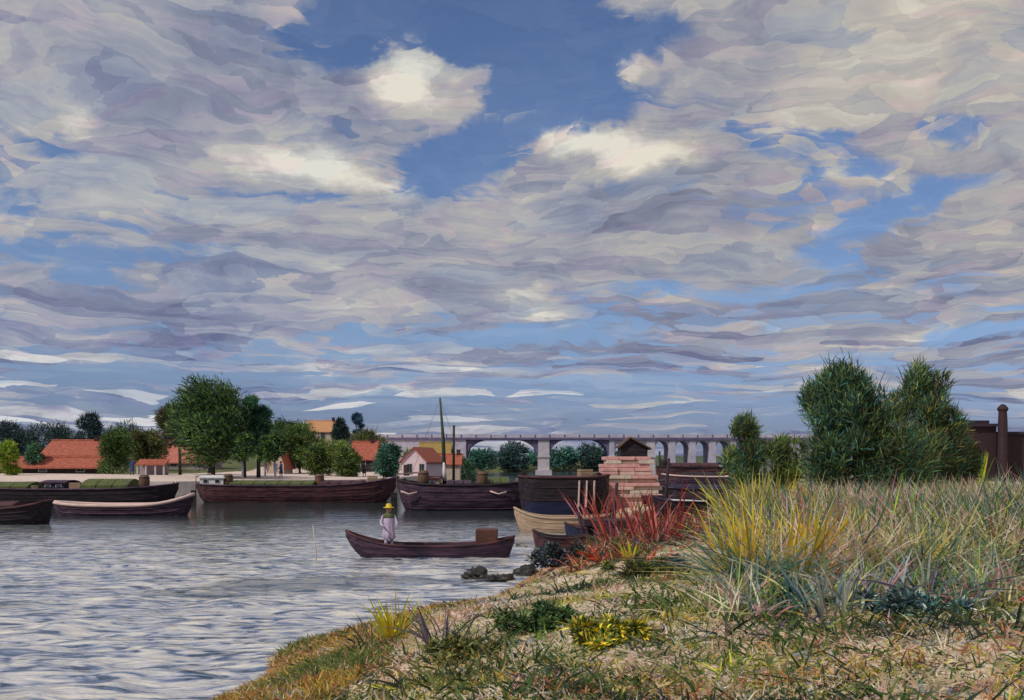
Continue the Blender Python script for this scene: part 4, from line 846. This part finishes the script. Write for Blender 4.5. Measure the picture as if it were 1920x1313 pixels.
for (xc, yf, yh, m_, lb) in ((248, 903, 872, NB, 'walking person in blue on the far path near the red shelter'), (527, 897, 866, NB, 'person in dark blue standing below the orange gable'), (683, 893, 869, DK, 'small person in dark clothes on the path below the small red roof'), (394, 905, 874, DK, 'person in black beside the trunk of the big dark tree')):
    d = F * 1.72 / (yf - yh) if xc != 683 else 118
    d = min(max(d, 92), 120); x_ = X(xc, d)
    f_, s, lat = figure('person', lb, (x_, d, gf(x_, d) + .03), R(random.uniform(-70, 70)), 1.68, [m_], group='people on the far bank')
    lat('coat', [(.07, 1.46), (.17, 1.42), (.2, 1.34), (.17, 1.1), (.21, .8), (.25, .45), (.24, .44)], m_, (0, .005), 1, .8)
    lat('hat', [(.01, 1.76), (.09, 1.75), (.10, 1.69), (.15, 1.67), (.1, 1.665)], DK, (0, -.01))

# ------------------------------------------------------------------ plants of the near bank
def spot(x, y):
    """where the ray through a photo pixel meets the near bank"""
    ds = np.concatenate([np.arange(5, 30, .05), np.arange(30, 90, .2)]); xs = (x - CX) / F * ds; zs = EYE - (y - HOR) / F * ds
    hit = np.nonzero(h_near(xs, ds) >= zs)[0]
    d = ds[hit[0]] if len(hit) else 60.0
    return (x - CX) / F * d, d, gn((x - CX) / F * d, d)
def plant(name, label, x, y, hpx, colors, n=24, wpx=8, spread=.45, rad=.25, bend=.35, cat='plant', curl=1.0, weights=None, seg=6, group=None, stems=False, jit=.15, lean=(0, 0)):
    """a plant whose leaves are separate pieces"""
    bx_, by_, bz_ = spot(x, y); root = empty(name, (bx_, by_, bz_), 0, label, cat, group)
    Hm = hpx / F * by_; wd = wpx * .8 / F * by_; n = int(n * 1.5)
    for i in range(n):
        a = random.random() * 6.283; rr = rad * math.sqrt(random.random()); b0 = np.array([[math.cos(a) * rr, math.sin(a) * rr * .8, -.06]])
        s_ = spread * random.uniform(.3, 1.3); a2 = a + random.uniform(-.7, .7)
        dv = np.array([[math.cos(a2) * s_ + lean[0], math.sin(a2) * s_ + lean[1], 1.0]]); ln = Hm * random.uniform(.35, 1.15) * math.sqrt(1 + s_ * s_ * .5)
        v, q_, tt = ribbons(b0, dv, ln, wd * random.uniform(.6, 1.25), np.clip(pal(colors, 1, weights, jit) * 1.3, 0, .85), seg=seg, bend=bend * random.uniform(.2, 1.5) * curl, twist=np.array([[math.cos(a2 + 1.57) * .2, math.sin(a2 + 1.57) * .2 - 1.0, .1]]))
        link('leaf' if not stems else 'stem', np_mesh('leaf', v, q_, tt), BLADE, root)
    return root
YEL = [(222, 192, 48), (206, 172, 46), (224, 202, 84), (190, 150, 50), (168, 158, 72)]
OLY = [(176, 168, 96), (158, 152, 88), (190, 180, 124), (130, 134, 76), (176, 160, 70)]
GRB = [(150, 158, 150), (126, 138, 148), (172, 172, 156), (96, 118, 120)]
TLB = [(54, 84, 84), (66, 100, 92), (44, 66, 74), (84, 110, 90)]
GRN = [(84, 112, 58), (106, 132, 60), (64, 92, 56), (134, 152, 70)]
PNK = [(196, 142, 150), (206, 164, 164), (176, 120, 132), (196, 176, 160)]
RED = [(162, 76, 66), (146, 58, 54), (184, 104, 88), (128, 60, 62)]
LIM = [(170, 178, 50), (150, 166, 56), (190, 190, 60)]
VIO = [(140, 116, 144), (116, 100, 132), (170, 140, 158)]
GR = 'reed clumps on the near bank'
plant('reed_clump', 'bright yellow reed clump at the left front of the reed bed', 1450, 1118, 215, YEL, 95, 8, .32, .6, group=GR)
plant('reed_clump', 'golden reed clump right of the bright yellow one', 1520, 1095, 180, YEL + [(196, 160, 40)], 60, 8, .42, .45, group=GR)
plant('reed_clump', 'olive yellow reed clump leaning left over the water', 1405, 1005, 135, OLY + YEL[:2], 60, 7, .36, .5, group=GR, lean=(-.12, 0))
plant('reed_clump', 'tall straw coloured reed clump at the top left of the reed bed', 1450, 985, 118, OLY + YEL[:2], 60, 7, .4, .6, group=GR)
plant('reed_clump', 'dark teal reed clump in the middle of the reed bed', 1500, 1000, 100, TLB, 30, 10, .5, .45, group=GR)
plant('reed_clump', 'teal reed clump behind the pink grass tuft', 1585, 985, 105, TLB + OLY[:2], 32, 9, .5, .5, group=GR)
plant('reed_clump', 'grey blue reed clump at the foot of the golden reeds', 1560, 1150, 110, GRB + TLB[:1], 28, 9, .45, .3, group=GR)
plant('reed_clump', 'grey blue leaves at the foot of the bright yellow reeds', 1440, 1150, 80, GRB + GRN[:1], 20, 9, .6, .3, group=GR)
plant('grass_tuft', 'pink and red grass tuft crossing its stems in mid-meadow', 1590, 1085, 130, PNK + RED, 34, 5, .6, .3, bend=.5)
plant('grass_tuft', 'pale pink arching tuft above the pink and red one', 1700, 985, 110, PNK, 26, 6, .8, .4, bend=.7)
plant('spiky_plant', 'violet and blue grey spiky plant with fanned leaves low on the right', 1738, 1128, 130, VIO + GRB + TLB, 30, 10, 1.0, .16, bend=.45)
plant('spiky_plant', 'dark green upright spiky plant above the violet one', 1790, 1050, 120, GRN[:3] + TLB, 28, 10, .5, .25, bend=.2)
plant('grass_tuft', 'rosy arching tuft near the right edge', 1850, 1060, 150, PNK + RED[:1], 28, 7, .7, .3, bend=.6)
plant('grass_tuft', 'rust red tuft cut by the right edge', 1905, 1075, 150, [(176, 106, 66), (160, 84, 62), (190, 130, 90)], 30, 9, .6, .35, bend=.5)
plant('reed_clump', 'lime green blades standing against the dark building', 1830, 910, 70, LIM + GRN, 22, 7, .25, .5, bend=.15, group=GR)
plant('reed_clump', 'lime green blades in front of the willow pair', 1700, 940, 80, LIM + OLY, 26, 8, .35, .5, bend=.3, group=GR)
plant('broad_leaf_plant', 'bright yellow plant with curling broad leaves in the lower right foreground', 1668, 1196, 55, [(196, 190, 40), (176, 172, 44), (206, 200, 70)], 9, 15, 1.6, .08, bend=.8, lean=(-.3, 0))
plant('broad_leaf_plant', 'dark green plant with curling leaves at the bottom, below the golden reeds', 1500, 1262, 45, [(60, 92, 52), (84, 116, 56), (44, 70, 50)], 11, 13, 1.4, .1, bend=.9)
plant('broad_leaf_plant', 'green plant low in the bottom right corner', 1860, 1262, 45, [(66, 96, 56), (96, 120, 60), (54, 78, 56)], 11, 13, 1.3, .1, bend=.8)
plant('broad_leaf_plant', 'lime upright leaf cluster among the red stems', 1180, 1058, 62, LIM, 9, 9, .35, .06, bend=.25)
for i, (xx_, yy_, hh_, lb) in enumerate(((1112, 1000, 95, 'leftmost clump of tall red stems before the pale stack'), (1168, 1020, 125, 'middle clump of tall red stems before the pale stack'), (1232, 1015, 120, 'rightmost clump of tall red stems before the pale stack'), (1275, 1000, 55, 'short red stems beside the black skiff'))):
    plant('red_stem_plant', lb, xx_, yy_, hh_, RED + RED + PNK[2:3] + BRN[:1], 30, 5, .42, .55, bend=.28, stems=True, seg=5)
plant('red_leaf_plant', 'low plant with scarlet leaves at the water end of the sandy spit', 1128, 1052, 42, [(176, 62, 44), (150, 50, 44), (196, 84, 56)], 16, 10, 1.1, .2, bend=.4)
plant('red_leaf_plant', 'rust coloured leafy plant below the middle red stems', 1205, 1062, 50, [(160, 80, 60), (190, 110, 80), (120, 84, 60)], 18, 8, .9, .25, bend=.4)
plant('grass_tuft', 'yellow tuft on the muddy tip in front of the punt', 742, 1196, 105, YEL + LIM[:1], 24, 6, .4, .16, bend=.35)  # tuft made taller to stand in for the figure's reflection streak
plant('twiggy_plant', 'dark bare twigs curving at the left of the muddy tip', 705, 1206, 85, [(62, 54, 60), (84, 70, 64), (96, 84, 76)], 9, 5, .9, .25, bend=.5, stems=True)
plant('twiggy_plant', 'dark leafy twigs right of the yellow tuft', 825, 1200, 95, [(70, 64, 66), (92, 86, 90), (60, 66, 54), (108, 96, 110)], 16, 6, .7, .3, bend=.4, stems=True)
plant('twiggy_plant', 'dark twigs beside the purple shadow of the spit', 900, 1200, 60, [(70, 66, 60), (88, 90, 66), (56, 56, 50)], 14, 6, .8, .25, bend=.4, stems=True)
# mounded leafy bushes on the bank
def mound(name, label, x, y, wpx, hpx, cols, n=900, leaf=.12, lw=.05, cat='bush', wts=None):
    a, b_, c_ = spot(x, y); root = empty(name, (a, b_, c_), 0, label, cat, None); W_, H_ = wpx / F * b_, hpx / F * b_
    nk = 20; cs = [(rng.normal() * .27 * W_, rng.normal() * .2 * W_, H_ * rng.uniform(.05, .75) ** 1.3) for _ in range(nk)]; rs = [(W_ * k9, W_ * k9, H_ * k9 * 2) for k9 in rng.uniform(.07, .17, nk)]
    v, q_, tt = blobs_leaves(cs, rs, [int(n * 2.2 / nk)] * nk, leaf * .62, lw * .75, cols, wts, .3, seg=2, shell=.1, jit=.35); v[:, 2] = np.maximum(v[:, 2], -.04)
    link('foliage', np_mesh('foliage', v, q_, tt), LEAF, root)
    mb = MB()
    for c in cs: mb.tube([(c[0] * .3, c[1] * .3, -.05), (c[0] * .7, c[1] * .7, c[2] * .5), c], [.012, .010, .004], 5)
    mb.build('stems', BARK, root); return root
mound('leafy_bush', 'dark green leafy bush in the middle of the sandy bank', 1045, 1178, 130, 55, [(52, 76, 48), (70, 92, 50), (40, 58, 48), (92, 108, 60)], 1500)
mound('leafy_bush', 'low bush speckled with yellow right of the dark green one', 1125, 1205, 120, 48, [(196, 176, 52), (160, 146, 50), (72, 92, 52), (96, 108, 56)], 1400)
mound('leafy_bush', 'dark mossy bush at the stern of the punt', 975, 1066, 84, 46, [(46, 52, 38), (36, 40, 38), (84, 98, 50)], 1200, .16, .06)
mound('leafy_bush', 'blue black bush between the punt and the scarlet leaves', 1050, 1060, 84, 46, [(46, 52, 74), (58, 60, 72), (50, 50, 52), (70, 84, 60)], 1200, .16, .06)
mound('leafy_bush', 'brown and green bush at the foot of the red stems', 1215, 1085, 110, 50, BRN + OL, 1300, .14, .05)
mound('leafy_bush', 'dark blue bush under the black skiff', 1262, 1070, 60, 34, NAVY, 700, .14, .05)
mound('leafy_bush', 'dark foliage at the foot of the golden reeds', 1465, 1140, 110, 60, TLB + NAVY, 1300, .14, .05)
mound('leafy_bush', 'dark blue green foliage under the violet spiky plant', 1720, 1150, 120, 40, TLB + NAVY + GRB[:1], 1300, .12, .05)
mound('leafy_bush', 'olive bush on the muddy tip, right of the twigs', 860, 1232, 110, 36, [(92, 96, 56), (120, 112, 60), (70, 78, 52)], 1000, .1, .045)
# dark half-sunk boulders off the spit
STN = mat('wet_stone', lin(62, 60, 54), lin(38, 38, 40), scale=3, rough=.5, bump=.5)
for (x, y, wpx, hpx, lb) in ((893, 1082, 52, 13, 'leftmost low dark rock awash off the spit'), (936, 1088, 60, 10, 'middle low dark rock awash off the spit'), (984, 1078, 44, 14, 'low dark rock nearest the mossy bush')):
    c = px(x, y); bm = bmesh.new(); bmesh.ops.create_icosphere(bm, subdivisions=4, radius=1)
    for v_ in bm.verts:
        k_ = 1 + .6 * float(vnoise(v_.co.x + x, v_.co.y + v_.co.z * 1.7, 1.9, 4)) + .4 * float(vnoise(v_.co.x * 1.3 + v_.co.z + x, v_.co.y, 4.5, 7)); v_.co = Vector((v_.co.x * wpx / 2 / F * c.y * k_, v_.co.y * .45 * k_, v_.co.z * hpx / F * c.y * k_ * k_))
    me = bpy.data.meshes.new('rock'); bm.to_mesh(me); bm.free(); o = link('rock', me, STN, None, True); o.location = (c.x, c.y, 0); tag(o, lb, 'rock')

# ---- uncounted ground growth
def scatter(n, xr, yr, cond=None, dmin=.25):
    """points on the near bank, thicker towards the viewer"""
    y_ = yr[0] * (yr[1] / yr[0]) ** rng.random(n); x_ = y_ * rng.uniform(xr[0], xr[1], n)
    d_ = sdist(x_, y_, NEAR); k_ = d_ > dmin
    if cond is not None: k_ &= cond(x_, y_, d_)
    x_, y_ = x_[k_], y_[k_]; return np.stack([x_, y_, h_near(x_, y_) - .02], 1)
def growth(name, label, pts, hgt, wid, colors, weights=None, spread=.5, seg=3, bend=.4, patch=None, jit=.2, cat='grass'):
    n = len(pts); dv = np.stack([rng.normal(size=n) * spread, rng.normal(size=n) * spread, np.ones(n)], 1)
    col = pal(colors, n, weights, jit)
    if patch:      # neighbouring blades share a colour
        k_ = (vnoise(pts[:, 0], pts[:, 1], patch, 6) * 1.5 + .5 + rng.normal(size=n) * .22); c = np.array([lin(*x) for x in colors])
        col = c[np.clip((k_ * len(c)).astype(int), 0, len(c) - 1)] * (1 + rng.normal(size=(n, 1)) * jit)
    col = np.clip(col * 1.5, .004, .85)
    v, q_, tt = ribbons(pts, dv, hgt * rng.uniform(.5, 1.3, n), wid * rng.uniform(.6, 1.4, n), col, seg=seg, bend=bend * rng.uniform(.2, 1.6, n))
    o = link(name, np_mesh(name, v, q_, tt), BLADE); return tag(o, label, cat, kind='stuff')
tall = lambda x_, y_, d_: (x_ > .222 * y_ + .02 * np.sin(y_ * 3)) & (d_ > 1.0) & (y_ > 12.5 + vnoise(x_, y_, .5, 3) * 3)
MEAD = [(66, 98, 92), (92, 124, 98), (130, 152, 100), (214, 210, 184), (106, 132, 122), (204, 202, 170), (112, 122, 92), (176, 168, 108), (196, 182, 132), (150, 146, 92), (122, 136, 80), (186, 166, 90), (70, 94, 86), (190, 160, 148)]
growth('meadow_grass', 'tall mixed meadow grass and reeds covering the right bank', scatter(42000, (.19, .62), (12, 42), tall), 1.02, .036, MEAD, spread=.42, seg=4, bend=.55, patch=1.1)
growth('meadow_flowers', 'pinkish flowering stems scattered through the meadow grass', scatter(1500, (.26, .6), (12.5, 34), tall), 1.25, .028, PNK + RED[:2], spread=.4, seg=5, bend=.6, cat='grass')
def tufts(name, label, n, xr, yr, cond, hgt, wid, colors, per=26, rad=.14, spread=.8, weights=None, bend=.45):
    """many little tufts, each of one colour"""
    c = scatter(n, xr, yr, cond); m_ = len(c); col = pal(colors, m_, weights, .15) * 1.5; sz = rng.uniform(.5, 1.5, m_)
    p = np.repeat(c, per, 0); k_ = np.repeat(sz, per); p[:, :2] += rng.normal(size=(m_ * per, 2)) * rad * k_[:, None] * np.array([1.3, .8]); p[:, 2] = h_near(p[:, 0], p[:, 1]) - .02
    N = len(p); dv = np.stack([rng.normal(size=N) * spread, rng.normal(size=N) * spread, np.ones(N)], 1)
    v, q_, tt = ribbons(p, dv, hgt * k_ * rng.uniform(.4, 1.3, N), wid * rng.uniform(.6, 1.4, N), np.clip(np.repeat(col, per, 0) * (1 + rng.normal(size=(N, 1)) * .18), .004, .9), seg=3, bend=bend * rng.uniform(.2, 1.6, N))
    return tag(link(name, np_mesh(name, v, q_, tt), BLADE), label, 'grass', kind='stuff')
FGC = [(66, 96, 52), (104, 126, 58), (214, 196, 176), (210, 180, 164), (146, 136, 66), (186, 160, 70), (196, 172, 140), (206, 184, 170), (170, 130, 90), (70, 86, 80), (190, 150, 140), (120, 124, 132), (150, 96, 66), (54, 62, 50)]
tufts('weed_tufts', 'small many-coloured weed tufts dotted over the foreground bank', 1500, (-.35, .6), (6.8, 30), lambda x_, y_, d_: d_ > .5, .14, .022, FGC + [(56, 84, 46), (176, 170, 60), (84, 74, 96)], per=34)
tufts('dark_weeds', 'dark green weed patches in the foreground', 420, (-.2, .6), (6.8, 24), lambda x_, y_, d_: (d_ > .7) & (vnoise(x_, y_, .7, 22) > .0), .20, .030, [(56, 78, 46), (72, 92, 48), (48, 62, 50), (96, 104, 56)], per=40, rad=.2)
tufts('meadow_edge', 'mixed tufts along the front edge of the tall meadow', 420, (.2, .6), (10.5, 15), lambda x_, y_, d_: d_ > .8, .46, .030, MEAD + PNK + GRB + RED[:1] + GRN, per=24, rad=.13, spread=.55)
tufts('spit_weeds', 'tangled red, brown and green weeds around the red stems', 420, (.07, .24), (22, 46), lambda x_, y_, d_: d_ > .25, .42, .05, RED + BRN + OL + [(150, 130, 90), (64, 60, 66), (190, 150, 140), (96, 60, 56)], per=20, rad=.28, spread=.7)
short = lambda x_, y_, d_: (d_ > .5) & (vnoise(x_, y_, .8, 12) + .25 * vnoise(x_, y_, 3, 2) > -.12)
COV = [(62, 90, 46), (110, 122, 60), (206, 180, 158), (96, 116, 58), (214, 190, 168), (150, 142, 96), (88, 108, 70), (200, 168, 140), (120, 122, 64), (190, 166, 96)]
growth('ground_cover', 'low weeds and dry grass covering the sandy foreground', scatter(80000, (-.45, .62), (6.5, 34), short), .085, .020, COV, spread=.95, seg=2, bend=.4, patch=1.6)
growth('ground_leaves', 'scattered small leaves and straw lying on the foreground bank', scatter(16000, (-.45, .62), (6.5, 30)), .085, .032, COV + [(222, 204, 186), (214, 182, 170), (216, 196, 180), (100, 112, 130), (60, 66, 60)], spread=2.2, seg=2, bend=.2)
mudtip = lambda x_, y_, d_: (x_ < -.04 * y_) & (d_ < 2.2) & (h_near(x_, y_) > .03)
tufts('dark_reeds', 'dark teal and green reed patches deep in the meadow', 240, (.24, .6), (13, 26), tall, .95, .034, TLB + GRN[:3], per=34, rad=.2, spread=.34, bend=.4)
tufts('pale_reeds', 'pale straw, pink and lime reed patches deep in the meadow', 300, (.22, .6), (13, 26), tall, 1.0, .030, OLY + PNK + PNK + RED[:2] + LIM + [(206, 198, 170), (196, 186, 150)], per=24, rad=.16, spread=.4, bend=.6)
tufts('mud_weeds', 'ochre and rust weed dabs on the muddy tip', 260, (-.4, -.03), (9, 19), mudtip, .14, .022, [(176, 132, 70), (196, 160, 70), (160, 104, 66), (110, 110, 60), (206, 170, 140), (150, 84, 60)], per=20, rad=.14)
growth('shore_grass', 'short ochre and yellow grass along the muddy tip', scatter(60000, (-.40, -.04), (9, 19), mudtip, -.6), .15, .022, [(176, 142, 70), (110, 104, 60), (190, 160, 66), (150, 100, 68), (200, 160, 120), (96, 110, 60)], spread=.6, seg=2, bend=.4, patch=1.2)
